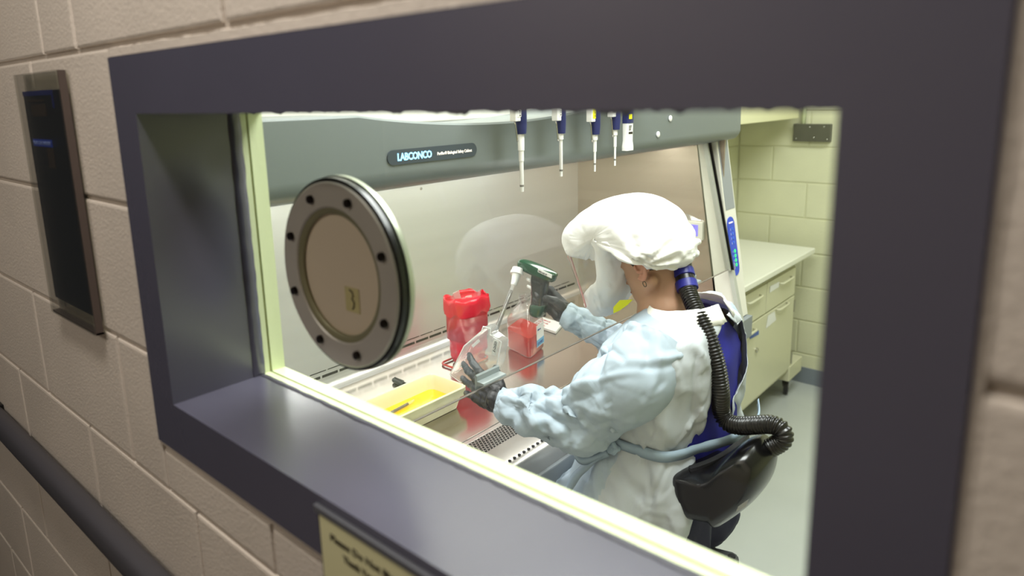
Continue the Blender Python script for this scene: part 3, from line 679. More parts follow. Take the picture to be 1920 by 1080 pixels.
# ================================================================== THINGS IN THE CABINET
def star_inflate(bm, outline, W, yc, rings=10, p=0.5, centre=None, mi=0, keep=None, wfun=None):
    """puffs a side outline (x, z) out to both sides of the plane y = yc"""
    n = len(outline); c = centre or (sum(a[0] for a in outline) / n, sum(a[1] for a in outline) / n); R = []
    for k in range(-rings, rings + 1):
        t = math.pi / 2 * k / rings * 0.985; s_ = max(0.02, math.cos(t)) ** p; y = W * math.sin(t); row = []
        for (x, z) in outline:
            ww = wfun(x, z) if wfun else 1.0
            row.append(Vector((c[0] + (x - c[0]) * s_, yc + y * ww, c[1] + (z - c[1]) * s_)))
        R.append(row)
    rings_loft(bm, R, mi=mi); bmesh.ops.recalc_face_normals(bm, faces=bm.faces)
def smooth_poly(pts, per=6):
    out = []; n = len(pts)
    for i in range(n):
        p0, p1, p2, p3 = pts[i - 1], pts[i], pts[(i + 1) % n], pts[(i + 2) % n]
        for k in range(per):
            t = k / per
            out.append(tuple(0.5 * ((2 * b) + (-a + c_) * t + (2 * a - 5 * b + 4 * c_ - d) * t * t + (-a + 3 * b - 3 * c_ + d) * t ** 3) for a, b, c_, d in zip(p0, p1, p2, p3)))
    return out
def smooth_path(pts, per=8):
    out = []; n = len(pts)
    for i in range(n - 1):
        p0 = pts[max(i - 1, 0)]; p1 = pts[i]; p2 = pts[i + 1]; p3 = pts[min(i + 2, n - 1)]
        for k in range(per):
            t = k / per
            out.append(tuple(0.5 * ((2 * b) + (-a + c_) * t + (2 * a - 5 * b + 4 * c_ - d) * t * t + (-a + 3 * b - 3 * c_ + d) * t ** 3) for a, b, c_, d in zip(p0, p1, p2, p3)))
    out.append(tuple(pts[-1])); return out
def crumple(bm, amp, scale, seed=0, crease=0.35, verts=None, mask=None):
    """paper-like dents: each cell of the fabric is a slightly tilted flat, with soft creases between"""
    bm.normal_update(); off = Vector((seed * 13.7, seed * 5.1, seed * 9.3)); mv = []
    for v in (verts or bm.verts):
        p = v.co / scale + off; p = p + noise.noise_vector(p * 0.7) * 0.35
        d, pt_ = noise.voronoi(p); q = pt_[0]; h = noise.noise_vector(q * 3.17 + Vector((3, 1, 2)))
        g = (p - q).dot(h) * 2.4; cr = min(1.0, (d[1] - d[0]) / (crease * 0.6)); k = amp * (g - (1 - cr) * 0.2)
        if mask: k *= mask(v.co)
        mv.append((v, v.normal * k))
    for v, k in mv: v.co += k
def creases(bm, count, seed, L=(0.05, 0.12), W=(0.012, 0.028), A=(0.003, 0.008), mask=None, bias=None, bw=0.0):
    """straight sharp folds of limited length, each a tent-shaped ridge or valley"""
    import numpy as np
    rnd = random.Random(seed); bm.normal_update(); vs = list(bm.verts); co = np.array([v.co[:] for v in vs]); no = np.array([v.normal[:] for v in vs]); h = np.zeros(len(vs))
    for _ in range(count):
        i = rnd.randrange(len(vs)); c = co[i]; n = no[i]
        t = np.array([rnd.gauss(0, 1) for _ in range(3)])
        if bias is not None: t = t * (1 - bw) + np.array(bias) * bw * 2
        t -= n * t.dot(n); t /= np.linalg.norm(t) + 1e-9; s = np.cross(n, t)
        l, w, a = rnd.uniform(*L), rnd.uniform(*W), rnd.uniform(*A) * rnd.choice((1, 1, -0.8))
        d = co - c; x = d @ t; y = d @ s; z = d @ n; y = y + x * x * rnd.uniform(-2, 2)
        k = np.clip(1 - np.abs(y) / (w * (1.15 - np.clip(x / l, -1, 1) * 0.5)), 0, 1) * np.clip(1 - (x / l) ** 2, 0, 1) * (np.abs(z) < 0.06)
        h += a * k
    h = np.clip(h, -0.016, 0.018)
    for v, n, k in zip(vs, no, h):
        m = mask(v.co) if mask else 1.0; v.co += Vector(n) * float(k) * m
# cream tray with yellow disinfectant
CT = mat('cream_tray_plastic', (232, 228, 186), 0.3, sub=0.0)
tr_ = thing('tray', (-1.265, 0.985, -0.799), 'long cream plastic tray holding yellow liquid on the steel bench', 'tray')
def rrect(x0, x1, y0, y1, r, z, n=5):
    o = []
    for cx, cy, a0 in ((x1 - r, y1 - r, 0), (x0 + r, y1 - r, 90), (x0 + r, y0 + r, 180), (x1 - r, y0 + r, 270)):
        for k in range(n + 1): a = math.radians(a0 + 90 * k / n); o.append(Vector((cx + r * math.cos(a), cy + r * math.sin(a), z)))
    return o
tx0, tx1, ty0, ty1 = -1.338, -1.196, 0.775, 1.190
def tr_ring(i, z, r=0.016): return rrect(tx0 + i, tx1 - i, ty0 + i, ty1 - i, r, z)
bm = bmesh.new()
rings_loft(bm, [tr_ring(0.020, -0.799), tr_ring(0.018, -0.7985), tr_ring(0.009, -0.763), tr_ring(0.0075, -0.7625), tr_ring(0.001, -0.762), tr_ring(0, -0.760), tr_ring(0, -0.7405), tr_ring(0.0015, -0.739), tr_ring(0.006, -0.739), tr_ring(0.008, -0.7415), tr_ring(0.012, -0.76), tr_ring(0.022, -0.794)])
bmesh.ops.recalc_face_normals(bm, faces=bm.faces); obj('tray_body', bm, CT, parent=tr_, autos=35)
bm = bmesh.new(); rings_loft(bm, [tr_ring(0.0215, -0.7935), tr_ring(0.0155, -0.7755)]); bmesh.ops.recalc_face_normals(bm, faces=bm.faces)
LQ = mat('yellow_liquid', (246, 196, 8), 0.06, bump=0.05, bscale=60, var=0.12, vscale=14)
obj('liquid', bm, LQ, parent=tr_, label='bright yellow liquid')
def sero(name, A, B, r, parent=None, ticks=18):
    """graduated glass-like pipette tube from tip A to mouth B"""
    t = thing(name, A) if parent is None else parent
    A, B = Vector(A), Vector(B); d = (B - A).normalized(); L = (B - A).length
    bm = bmesh.new(); tube(bm, [A, A + d * 0.012, A + d * 0.022, A + d * (L * 0.93), A + d * (L * 0.95), B], [r * 0.35, r * 0.5, r, r, r * 0.8, r * 0.8], 14)
    obj('pipette_tube', bm, film('clear_polystyrene', (0.96, 0.97, 0.97), 1.6, 0.02, haze=0.16), parent=t, smooth=True)
    bm = bmesh.new(); a, b = frame_of(d)
    for k in range(ticks):
        c = A + d * (L * (0.18 + 0.66 * k / ticks)); tube(bm, [c - d * 0.0004, c + d * 0.0004], r * 1.03, 14)
    o = obj('graduations', bm, mat('grey_print', (120, 112, 108), 0.5), parent=t); o['kind'] = 'stuff'
    return t
a = P(716, 783, 2, -0.7715); b = P(776, 751, 2, -0.7685)
t = thing('pipette_in_tray', a); t.name = 'serological_pipette'; tag(t, 'thin clear graduated pipette lying in the yellow liquid of the tray', 'pipette')
sero('', a, b, 0.0038, parent=t, ticks=16)
# black marker pen
a = P(738, 712, 2, -0.792); b = P(768, 726, 2, -0.792); d = (b - a).normalized()
mk = thing('marker_pen', a, 'black marker pen lying on the steel bench behind the cream tray', 'pen')
bm = bmesh.new(); tube(bm, [a, a + d * 0.004, a + d * 0.052], [0.006, 0.0078, 0.0078], 14); obj('pen_cap', bm, mat('charcoal_cap', (44, 48, 48), 0.35), parent=mk, autos=40)
bm = bmesh.new(); tube(bm, [a + d * 0.052, a + d * 0.13, a + d * 0.134], [0.0068, 0.0068, 0.004], 14); obj('pen_barrel', bm, BLK, parent=mk, autos=40)
b = a + Vector((0.0, 0.0, 0.0078)); bm = bmesh.new(); tube(bm, [b + d * 0.006 + Vector((0, 0, 0.001)), b + d * 0.05 + Vector((0, 0, 0.003))], 0.0016, 6); obj('pocket_clip', bm, mat('charcoal_cap', (44, 48, 48), 0.35), parent=mk)
# red biohazard bag in its wire stand
bc = Vector((-1.425, 1.425, -0.8))
bag = thing('biohazard_bag', bc, 'open crumpled red biohazard waste bag standing on the bench against the back', 'waste bag')
RB = mat('red_bag_film', (226, 18, 52), 0.22, sub=0.0, bump=0.2, bscale=60)
def bag_r(t):   # t 0 bottom, 1 top
    return (0.058 + 0.016 * t + 0.003 * math.sin(t * 7)) * 0.84
bm = bmesh.new(); R = []; NB = 72
Ht = 0.198
for i in range(41):
    t = i / 40; z = -0.795 + Ht * t; r = bag_r(t) * (0.94 if t < 0.06 else 1)
    row = []
    for k in range(NB):
        a = 2 * math.pi * k / NB; m = (abs(math.cos(a)) ** 3 + abs(math.sin(a)) ** 3) ** (-1 / 3)
        row.append(Vector((bc.x + 0.80 * r * m * math.cos(a), bc.y + 1.05 * r * m * math.sin(a), z)))
    R.append(row)
lip = []
for j, (dr, dz) in enumerate(((0.002, 0.003), (0.004, 0.001), (0.0055, -0.010), (0.005, -0.030), (0.003, -0.046))):
    row = []
    for k in range(NB):
        a = 2 * math.pi * k / NB; m = (abs(math.cos(a)) ** 3 + abs(math.sin(a)) ** 3) ** (-1 / 3); r = bag_r(1) + dr
        w_ = 0.004 * math.sin(5 * a + 1) + 0.003 * math.sin(9 * a)
        row.append(Vector((bc.x + 0.80 * r * m * math.cos(a), bc.y + 1.05 * r * m * math.sin(a), -0.795 + Ht + dz + w_ + 0.004)))
    lip.append(row)
inner = [[Vector((bc.x + (v.x - bc.x) * 0.96, bc.y + (v.y - bc.y) * 0.96, v.z - 0.02 - 0.1 * q)) for v in R[-1]] for q in (0.0, 1.0)]
rings_loft(bm, inner[::-1] + [R[-1]], caps=True); bm2 = bmesh.new(); rings_loft(bm2, [[Vector((bc.x + (v.x - bc.x) * 0.5, bc.y + (v.y - bc.y) * 0.5, v.z)) for v in R[0]]] + R + lip, caps=False); bmesh.ops.recalc_face_normals(bm2, faces=bm2.faces)
crumple(bm2, 0.004, 0.035, seed=3, mask=lambda c: min(1, max(0.15, ((-0.795 + Ht - 0.02) - c.z) / 0.05)))
creases(bm2, 90, 5, L=(0.02, 0.06), W=(0.004, 0.010), A=(0.0015, 0.0045)); crumple(bm2, 0.0016, 0.014, seed=5)
merge(bm, bm2)
bagb = obj('bag_body', bm, RB, parent=bag, smooth=True)
BK = mat('black_ink', (26, 10, 12), 0.6)
def bag_text(s, z, sz, wd, off=0.0):
    # printed on the face turned to the room, wrapped on to the bag's near corner
    tb = text_bm(s, (0, 0, 0), (1, 0, 0), (0, 1, 0), sz, bold=0.0002, width=wd)
    N_ = Vector((0.62, -0.78, 0)).normalized(); T_ = Vector((0.78, 0.62, 0)).normalized(); xs = [v.co.x for v in tb.verts]; mx_ = (min(xs) + max(xs)) / 2
    for v in tb.verts:
        x, y, zz = v.co; p = bc + T_ * (x - mx_ + off); ang = None
        # project outwards to the bag's squarish section
        lo, hi = 0.0, 0.2
        for _ in range(18):
            mid = (lo + hi) / 2; q = p + N_ * mid - bc; tt = (z + y + 0.795) / Ht; rr_ = bag_r(max(0, min(1, tt))) 
            val = (abs(q.x / (0.8 * rr_)) ** 3 + abs(q.y / (1.05 * rr_)) ** 3)
            if val < 1: lo = mid
            else: hi = mid
        v.co = Vector((p.x, p.y, z + y)) + N_ * (lo + 0.0055 + zz)
    return tb
obj('lettering', bag_text('BIOHAZARD', -0.690, 0.015, 0.050), BK, parent=bagb)
obj('lettering', bag_text('Autoclave Bag', -0.708, 0.012, 0.056), BK, parent=bagb)
obj('lettering', bag_text('CAUTION', -0.632, 0.009, 0.032), BK, parent=bagb)
for k, (dx, dy, tl, m_) in enumerate(((-0.02, -0.01, 0.055, PAP), (0.0, 0.012, 0.03, PAP), (0.018, 0.035, 0.04, film('clear_polystyrene')))):
    b0 = bc + Vector((dx, dy, 0.180)); dd = Vector((0.15 - 0.1 * k, -0.45 + 0.3 * k, 1)).normalized() * tl
    bm = bmesh.new()
    if k < 2:
        s_ = dd.cross(Vector((1, -1, 0))).normalized() * 0.010; prism(bm, [b0 - s_, b0 + s_, b0 + s_ + dd, b0 - s_ + dd * 0.9], Vector((0.002, -0.002, 0)))
    else: tube(bm, [b0, b0 + dd], 0.005, 10)
    wt = obj('waste_wrapper' if k < 2 else 'waste_tube', bm, m_); tag(wt, ['white paper wrapper standing tallest in the red bag', 'small white wrapper lying in the mouth of the red bag', 'clear plastic tube end poking from the red bag'][k], 'waste')
ws_ = thing('bag_stand', (-1.425, 1.40, -0.799), 'orange-red wire stand foot showing under the red waste bag', 'stand')
bm = bmesh.new(); tube(bm, [v + Vector((0, 0, 0)) for v in rrect(-1.470, -1.385, 1.345, 1.480, 0.02, -0.795)], 0.0032, 8, closed=True); obj('foot_ring', bm, mat('orange_red_wire', (206, 56, 34), 0.35), parent=ws_, smooth=True)
# media bottle
def frame_pts(F_, e1, e2, s_, z, r=0.22, n=4):
    c = F_ + (e1 + e2) / 2; o = []
    for (u, v, a0) in ((1, 1, 0), (-1, 1, 90), (-1, -1, 180), (1, -1, 270)):
        for k in range(n + 1):
            a = math.radians(a0 + 90 * k / n); uu = u * (1 - r) + r * math.cos(a); vv = v * (1 - r) + r * math.sin(a)
            p = c + e1 / 2 * uu * s_ + e2 / 2 * vv * s_; o.append(Vector((p.x, p.y, z)))
    return o
Fc = Vector((-1.272, 1.540, 0)); e1 = Vector((-0.128, 0.034, 0)); e2 = Vector((-0.032, 0.116, 0)); bz = -0.799
bot = thing('media_bottle', (Fc + (e1 + e2) / 2) + Vector((0, 0, bz)), 'square clear bottle half full of red liquid, open neck', 'bottle')
sec = [(0.90, 0.0), (1.0, 0.008), (1.0, 0.092), (0.97, 0.104), (0.60, 0.138), (0.38, 0.150)]
nc = Fc + (e1 + e2) / 2
def circ(r, z, n=20): return [Vector((nc.x + r * math.cos(a), nc.y + r * math.sin(a), z)) for a in [math.atan2(e1.y + e2.y, e1.x + e2.x) + 0 + 2 * math.pi * (k + 0.5 - 2.5) / n for k in range(n)]]
rws = [frame_pts(Fc, e1, e2, s_, bz + h, 0.28) for s_, h in sec]
cz = rws[0]; 
def nring(r, z):
    base = frame_pts(Fc, e1, e2, 1, z, 0.28); return [nc_ + (Vector((p.x, p.y, z)) - nc_).normalized() * r for p in base for nc_ in [Vector((nc.x, nc.y, z))]]
rws += [nring(0.021, bz + 0.154), nring(0.019, bz + 0.160), nring(0.019, bz + 0.182), nring(0.0165, bz + 0.183)]
bm = bmesh.new(); rings_loft(bm, rws, caps=False); bm.faces.new([v for v in bm.verts[:len(rws[0])]] if False else [bm.verts.new(p) for p in rws[0]]); bmesh.ops.remove_doubles(bm, verts=bm.verts, dist=1e-6); bmesh.ops.recalc_face_normals(bm, faces=bm.faces)
obj('bottle_body', bm, film('clear_bottle', (0.95, 0.95, 0.95), 2.0, 0.02, haze=0.035), parent=bot, autos=50)
for h in (0.164, 0.170, 0.176):
    bm = bmesh.new(); tube(bm, nring(0.0198, bz + h), 0.0012, 6, closed=True); obj('neck_thread', bm, film('clear_bottle'), parent=bot, smooth=True)
bm = bmesh.new(); rings_loft(bm, [frame_pts(Fc, e1, e2, s_ * 0.975, bz + h, 0.28) for s_, h in ((0.9, 0.002), (1.0, 0.009), (1.0, 0.068))]); bmesh.ops.recalc_face_normals(bm, faces=bm.faces)
RL = film('red_medium', (0.98, 0.42, 0.34), 1.0, 0.02, haze=0.50, hazecol=lin((255, 60, 40)))
obj('red_medium', bm, RL, parent=bot, label='clear red liquid')
# bottle label on the face turned to the front right
n2 = Vector((e2.y, -e2.x, 0)).normalized(); n2 = n2 if n2.x > 0 else -n2
p0 = Fc + e2 * 0.42 + n2 * 0.0012; p1 = Fc + e2 * 0.90 + n2 * 0.0012
def lab(z0, z1, m_, par, o=0.0, q0=None, q1=None):
    b = bmesh.new(); A, B = (q0 or p0) + n2 * o, (q1 or p1) + n2 * o; prism(b, [A + Vector((0, 0, z0)), B + Vector((0, 0, z0)), B + Vector((0, 0, z1)), A + Vector((0, 0, z1))], n2 * 0.0005); return obj('bottle_label' if o == 0 else 'label_band', b, m_, parent=par)
bl_ = lab(bz + 0.022, bz + 0.094, mat('label_white', (238, 238, 240), 0.5), bot)
lab(bz + 0.024, bz + 0.046, mat('label_sky_blue', (110, 176, 222), 0.5), bl_, 0.0006)
obj('lettering', text_bm('DPBS', p0 + n2 * 0.0013 + e2.normalized() * 0.006 + Vector((0, 0, bz + 0.029)), e2, (0, 0, 1), 0.012, width=0.042), mat('navy_print', (40, 60, 140), 0.5), parent=bl_)
obj('lettering', text_bm('500 mL', p0 + n2 * 0.0013 + e2.normalized() * 0.006 + Vector((0, 0, bz + 0.076)), e2, (0, 0, 1), 0.008, width=0.026), mat('navy_print', (40, 60, 140), 0.5), parent=bl_)
# folded white wrapper with red print behind the bottle
q = [P(a, b, 2, -0.79) for a, b in ((998, 607), (1016, 594), (1056, 606), (1042, 622))]
bm = bmesh.new(); prism(bm, q, (0, 0, -0.008)); pw = obj('paper_wrapper', bm, PAP); tag(pw, 'white paper wrapper with red print lying on the bench behind the bottle', 'wrapper')
d_ = (q[3] - q[0]).normalized(); u_ = (q[1] - q[0]).normalized()
for k in range(3): obj('lettering', text_bm(['STERILE', 'SINGLE USE', '25 mL'][k], q[0] + d_ * 0.008 + u_ * (0.012 + 0.022 * (2 - k)) + Vector((0, 0, 0.0012)), d_, u_, 0.012, width=0.05), mat('red_print', (206, 40, 60), 0.5), parent=pw)
# culture flask held in the left hand
FY = 1.128
fo = [P(a, b, 1, FY) for a, b in ((844, 702), (870, 649), (903, 621), (906, 612), (920, 616), (919, 626), (940, 641), (932, 683), (914, 722), (862, 716))]
fl = thing('culture_flask', (sum((p.x for p in fo)) / 10, FY, min(p.z for p in fo)), 'clear flat culture flask held tilted in the black-gloved left hand', 'flask')
bm = bmesh.new(); prism(bm, fo, (0, 0.030, 0)); bmesh.ops.bevel(bm, geom=list(bm.edges), offset=0.003, segments=2, affect='EDGES')
FLM = film('clear_flask_plastic', (0.95, 0.95, 0.95), 2.4, 0.03, haze=0.15)
obj('flask_body', bm, FLM, parent=fl, autos=35)
bm = bmesh.new()
tube(bm, [p for p in fo], 0.0014, 6, closed=True); obj('flask_edge', bm, film('flask_edge_plastic', (0.9, 0.9, 0.9), 2.5, 0.05, haze=0.8), parent=fl, smooth=True)
def onf(px, py, d=0.0): return P(px, py, 1, FY - d)
bm = bmesh.new(); prism(bm, [onf(a, b, 0.002) for a, b in ((926, 636), (934, 640), (929, 668), (921, 665))], (0, 0.0008, 0)); fll = obj('paper_label', bm, PAP, parent=fl)
tdir = (onf(921, 665) - onf(926, 636)).normalized(); obj('lettering', text_bm('CDC-2', onf(931, 641, 0.0032), tdir, Vector((0, -1, 0)).cross(tdir) * -1 if False else tdir.cross(Vector((0, 1, 0))) * -1, 0.009, width=0.028), INK, parent=fll)
bm = bmesh.new(); prism(bm, [onf(a, b, 0.002) for a, b in ((884, 648), (897, 636), (900, 640), (887, 652))], (0, 0.0006, 0)); obj('frosted_patch', bm, film('frost', (0.9, 0.9, 0.9), 1, 0.3, haze=0.6), parent=fl)
for k in range(7):
    a = onf(874 - k * 2.2, 664 + k * 5, 0.0016); b = onf(879 - k * 2.2, 661 + k * 5, 0.0016); bm = bmesh.new(); tube(bm, [a, b], 0.0006, 5); obj('graduation', bm, film('frost'), parent=fl)
# pipette controller (gun)
GY = 1.44
gun = thing('pipette_controller', P(1010, 540, 1, GY), 'dark green pistol-grip pipette filler held in the black-gloved right hand', 'pipette filler')
GG = mat('dark_green_plastic', (14, 66, 44), 0.18, coat=0.5); GB = mat('smoky_black_plastic', (16, 24, 22), 0.2, coat=0.4)
def puff(px, W, p=0.35, y=GY, per=3, rg=8): 
    b = bmesh.new(); star_inflate(b, [(q_.x, q_.z) for q_ in [P(a, c_, 1, y) for a, c_ in (smooth_poly(px, per) if per else px)]], W, y, rg, p); return b
obj('barrel', puff([(972, 490), (982, 486), (1012, 497), (1042, 513), (1043, 520), (1036, 529), (1010, 520), (976, 503)], 0.017), GG, parent=gun, smooth=True)
obj('grip', puff([(1000, 508), (1026, 516), (1025, 545), (1020, 588), (1012, 594), (998, 588), (1000, 550)], 0.016), GB, parent=gun, smooth=True)
obj('battery_foot', puff([(999, 566), (1022, 570), (1020, 590), (1012, 596), (996, 588)], 0.0175), GG, parent=gun, smooth=True)
gp_ = [P(a, b, 1, GY - 0.0182) for a, b in ((1009, 503), (1035, 515), (1034, 522), (1008, 510))]
bm = bmesh.new(); prism(bm, gp_, (0, 0.001, 0)); gl_ = obj('paper_label', bm, PAP, parent=gun)
tdx = (gp_[1] - gp_[0]).normalized(); tdu = (gp_[0] - gp_[3]).normalized()
obj('lettering', text_bm('PIPET-AID XP', gp_[3] + tdx * 0.003 + tdu * 0.002 - Vector((0, 0.0012, 0)), tdx, tdx.cross(Vector((0, 1, 0))) if tdx.cross(Vector((0, 1, 0))).z > 0 else -tdx.cross(Vector((0, 1, 0))), 0.0068, width=0.03), INK, parent=gl_)
for a, b in ((993, 526), (995, 540)):
    p = P(a, b, 1, GY - 0.002); bm = bmesh.new(); tube(bm, [p + Vector((-0.012, 0, 0.004)), p + Vector((0.006, 0, -0.002))], 0.0045, 10); obj('trigger_button', bm, WHITEP, parent=gun, smooth=True)
pA = P(922, 640, 1, 1.150); pB = P(965, 528, 1, 1.40); dn = (pB - pA).normalized(); Ntop = P(972, 503, 1, 1.425)
dn2 = (Ntop - pB).normalized(); L_ = (Ntop - pB).length
bm = bmesh.new(); tube(bm, [pB - dn2 * 0.012, pB - dn2 * 0.011, pB + dn2 * L_ * 0.45, pB + dn2 * L_ * 0.5, pB + dn2 * L_ * 0.52, pB + dn2 * L_ * 0.72, pB + dn2 * L_ * 0.74, pB + dn2 * L_ * 0.95], [0.006, 0.0085, 0.0125, 0.014, 0.019, 0.019, 0.017, 0.017], 24)
obj('nose_cone', bm, WHITEP, parent=gun, autos=40)
t = thing('serological_pipette', pA); tag(t, 'clear graduated pipette fitted in the green filler and dipping into the flask', 'pipette')
sero('', pA, pB, 0.0052, parent=t, ticks=26)
# ---- hanging micropipettes on a rack clipped to the header
rk = obj('pipette_rack', bx(-0.955, -0.885, 1.00, 1.60, 0.035, 0.047, bev=0.003), WHITEP); tag(rk, 'white pipette rack on the front of the cabinet header, above the hanging pipettes', 'rack')
NAVY = mat('navy_pipette_plastic', (36, 43, 94), 0.35); MET = mat('chrome', (190, 188, 180), 0.2, 1.0)
def pipette(cx, dpx, cuff, segs, label, yellow=False, k=1.0):
    """cx: column in the photo; cuff: rows where the blue body ends; segs: (row, half width) down the shaft"""
    X = -0.905; top = P(cx, 200, 0, X); dep = FWD.dot(P(cx, 260, 0, X)); s_ = dep / 1280 / 0.98
    t = thing('micropipette', (X, top.y, P(cx, segs[-1][0], 0, X).z), label, 'pipette', 'blue micropipettes hanging above the sash')
    def zr(r): return P(cx, r, 0, X).z
    yc = P(cx, 260, 0, X).y
    hw = 9.5 * k
    bm = bmesh.new()
    rings_loft(bm, [[Vector((X + 0.001 + math.cos(a) * rx * s_ * 1.15, yc + 0.004 + math.sin(a) * rx * s_, z)) for a in [2 * math.pi * q / 20 for q in range(20)]] for rx, z in ((hw * 0.9, 0.055), (hw, 0.02), (hw, zr(cuff - 20)), (hw * 0.99, zr(cuff - 19.5)), (hw, zr(cuff - 18)), (hw * 0.86, zr(cuff)), (hw * 0.7, zr(cuff) - 0.0005))]); bmesh.ops.recalc_face_normals(bm, faces=bm.faces)
    obj('handle', bm, NAVY, parent=t, autos=35)
    yl = yc - hw * s_ - 0.001
    obj('ejector', bx(X - 0.008, X + 0.008, yl - 0.010 * k, yl + 0.006, zr(cuff - 24), 0.05, bev=0.0015), WHITEP, parent=t)
    obj('scale_label', bx(X + 0.008, X + 0.0086, yl - 0.006 * k, yl + 0.007 * k, zr(cuff - 22 - (8 if yellow else 10)), 0.03), mat('yellow_sticker', (226, 222, 20), 0.5) if yellow else PAP, parent=t)
    bm = bmesh.new()
    for q in range(6): box(bm, X + 0.0086, X + 0.009, yl + 0.001, yl + 0.005 * k, zr(cuff - 34) + q * 0.004 + (q % 2) * 0.001, zr(cuff - 34) + q * 0.004 + 0.0022)
    o = obj('label_print', bm, INK, parent=t); o['kind'] = 'stuff'
    z0 = zr(cuff - 24)
    bm = bmesh.new(); tube(bm, [(X, yl - 0.004, z0), (X, yl - 0.001, z0 - 0.010), (X, yc - segs[0][1] * s_ - 0.002, zr(cuff + 8)), (X, yc - segs[0][1] * s_ - 0.0008, zr(cuff + 14))], 0.0016, 6); obj('ejector_arm', bm, MET, parent=t, smooth=True)
    R = [(segs[0][1] * 0.8 * s_, zr(cuff) + 0.001)]
    for i, (row, h) in enumerate(segs[:-1]):
        R.append((h * s_, zr(row))); nx = segs[i + 1]; R.append(((h if i % 1 == 0 else h) * s_ * 0.97, zr(nx[0]) + 0.0008))
    R.append((segs[-1][1] * s_, zr(segs[-1][0])))
    bm = bmesh.new(); rings_loft(bm, [[Vector((X + math.cos(a) * r_, yc + 0.003 + math.sin(a) * r_, z)) for a in [2 * math.pi * q / 16 for q in range(16)]] for r_, z in R]); bmesh.ops.recalc_face_normals(bm, faces=bm.faces)
    obj('shaft', bm, WHITEP, parent=t, autos=35)
    zb2 = zr(segs[-2][0]); r2 = segs[-2][1] * s_ * 1.12
    bm = bmesh.new(); tube(bm, [(X, yc + 0.003, zb2), (X, yc + 0.003, zb2 - 0.004)], r2, 14); obj('seal_band', bm, mat('grey_seal', (120, 118, 112), 0.4), parent=t)
    return t
pipette(975, 0, 251, [(253, 6.2), (283, 4.9), (303, 3.9), (347, 3.6), (360, 3.3)], 'blue micropipette with the longest, thickest white shaft, first from the left')
pipette(1050, 0, 250, [(252, 5.2), (262, 3.2), (318, 2.8), (331, 2.6)], 'blue micropipette second from the left with one long white shaft', k=0.85)
pipette(1114, 0, 252, [(253, 5.4), (263, 3.4), (285, 2.2), (306, 1.9), (322, 1.4)], 'blue micropipette with a yellow sticker on its body, hanging third from the left', True, 0.9)
pipette(1152, 0, 243, [(244, 4.6), (254, 3.0), (276, 2.0), (298, 1.8), (311, 1.3)], 'smallest blue micropipette with the shortest shaft, hanging fourth from the left', k=0.85)
X = -0.905; yc = P(1177, 250, 0, X).y
mpt = thing('flat_pipette', (X, yc, P(1177, 282, 0, X).z), 'flat white pipette with a navy top and flared foot, rightmost on the rack', 'pipette')
def zz(r): return P(1177, r, 0, X).z
dep = FWD.dot(P(1177, 250, 0, X)) / 1280
bm = bmesh.new(); rings_loft(bm, [rrect(X - 0.008, X + 0.008, yc - w_ * dep, yc + w_ * dep, 0.003, z, 3) for w_, z in ((12.4, zz(282)), (12.6, zz(276)), (12.0, zz(273)), (9.6, zz(264)), (10.4, zz(235)), (10.8, zz(225)))]); bmesh.ops.recalc_face_normals(bm, faces=bm.faces)
fb = obj('body', bm, WHITEP, parent=mpt, autos=35)
bm = bmesh.new(); rings_loft(bm, [rrect(X - 0.009, X + 0.009, yc - 11 * dep, yc + 11 * dep, 0.004, z, 3) for z in (zz(231), 0.05)]); bmesh.ops.recalc_face_normals(bm, faces=bm.faces)
obj('navy_cap', bm, mat('navy_pipette_plastic', (46, 54, 116), 0.35), parent=mpt, autos=35)
obj('yellow_sticker', bx(X + 0.009, X + 0.0098, yc - 0.010, yc + 0.004, zz(223), zz(214)), mat('yellow_sticker', (226, 222, 20), 0.5), parent=mpt)
bm = bmesh.new()
for q in range(9): box(bm, X + 0.008, X + 0.0086, yc - 0.009 + q * 0.0021, yc - 0.009 + q * 0.0021 + (0.0012 if q % 3 else 0.0018), zz(251), zz(247))
for q in range(5): box(bm, X + 0.008, X + 0.0086, yc - 0.008, yc + 0.005 - 0.001 * q, zz(236 + q * 2), zz(235.2 + q * 2))
o = obj('label_print', bm, INK, parent=fb); o['kind'] = 'stuff'
# ================================================================== PERSON
def caps(bm, A, B, ra, rb, n=14, k=5):
    """closed tapered capsule"""
    A, B = Vector(A), Vector(B); d = B - A; L = d.length; d = d / L if L > 1e-6 else Vector((0, 0, 1)); a, b = frame_of(d); R = []
    for i in range(k + 1):
        t = -math.pi / 2 + math.pi / 2 * i / k; R.append((A + d * ra * math.sin(t), max(ra * math.cos(t), ra * 0.03)))
    for i in range(k + 1):
        t = math.pi / 2 * i / k; R.append((B + d * rb * math.sin(t), max(rb * math.cos(t), rb * 0.03)))
    rings_loft(bm, [[c + (a * math.cos(2 * math.pi * q / n) + b * math.sin(2 * math.pi * q / n)) * r for q in range(n)] for c, r in R])
def ell(bm, c, r, M=None, n=20, k=12):
    R = []
    for i in range(k + 1):
        t = -math.pi / 2 + math.pi * i / k; row = []
        for q in range(n):
            p = Vector((r[0] * max(math.cos(t), 0.03) * math.cos(2 * math.pi * q / n), r[1] * max(math.cos(t), 0.03) * math.sin(2 * math.pi * q / n), r[2] * math.sin(t)))
            row.append(Vector(c) + (M @ p if M else p))
        R.append(row)
    rings_loft(bm, R)
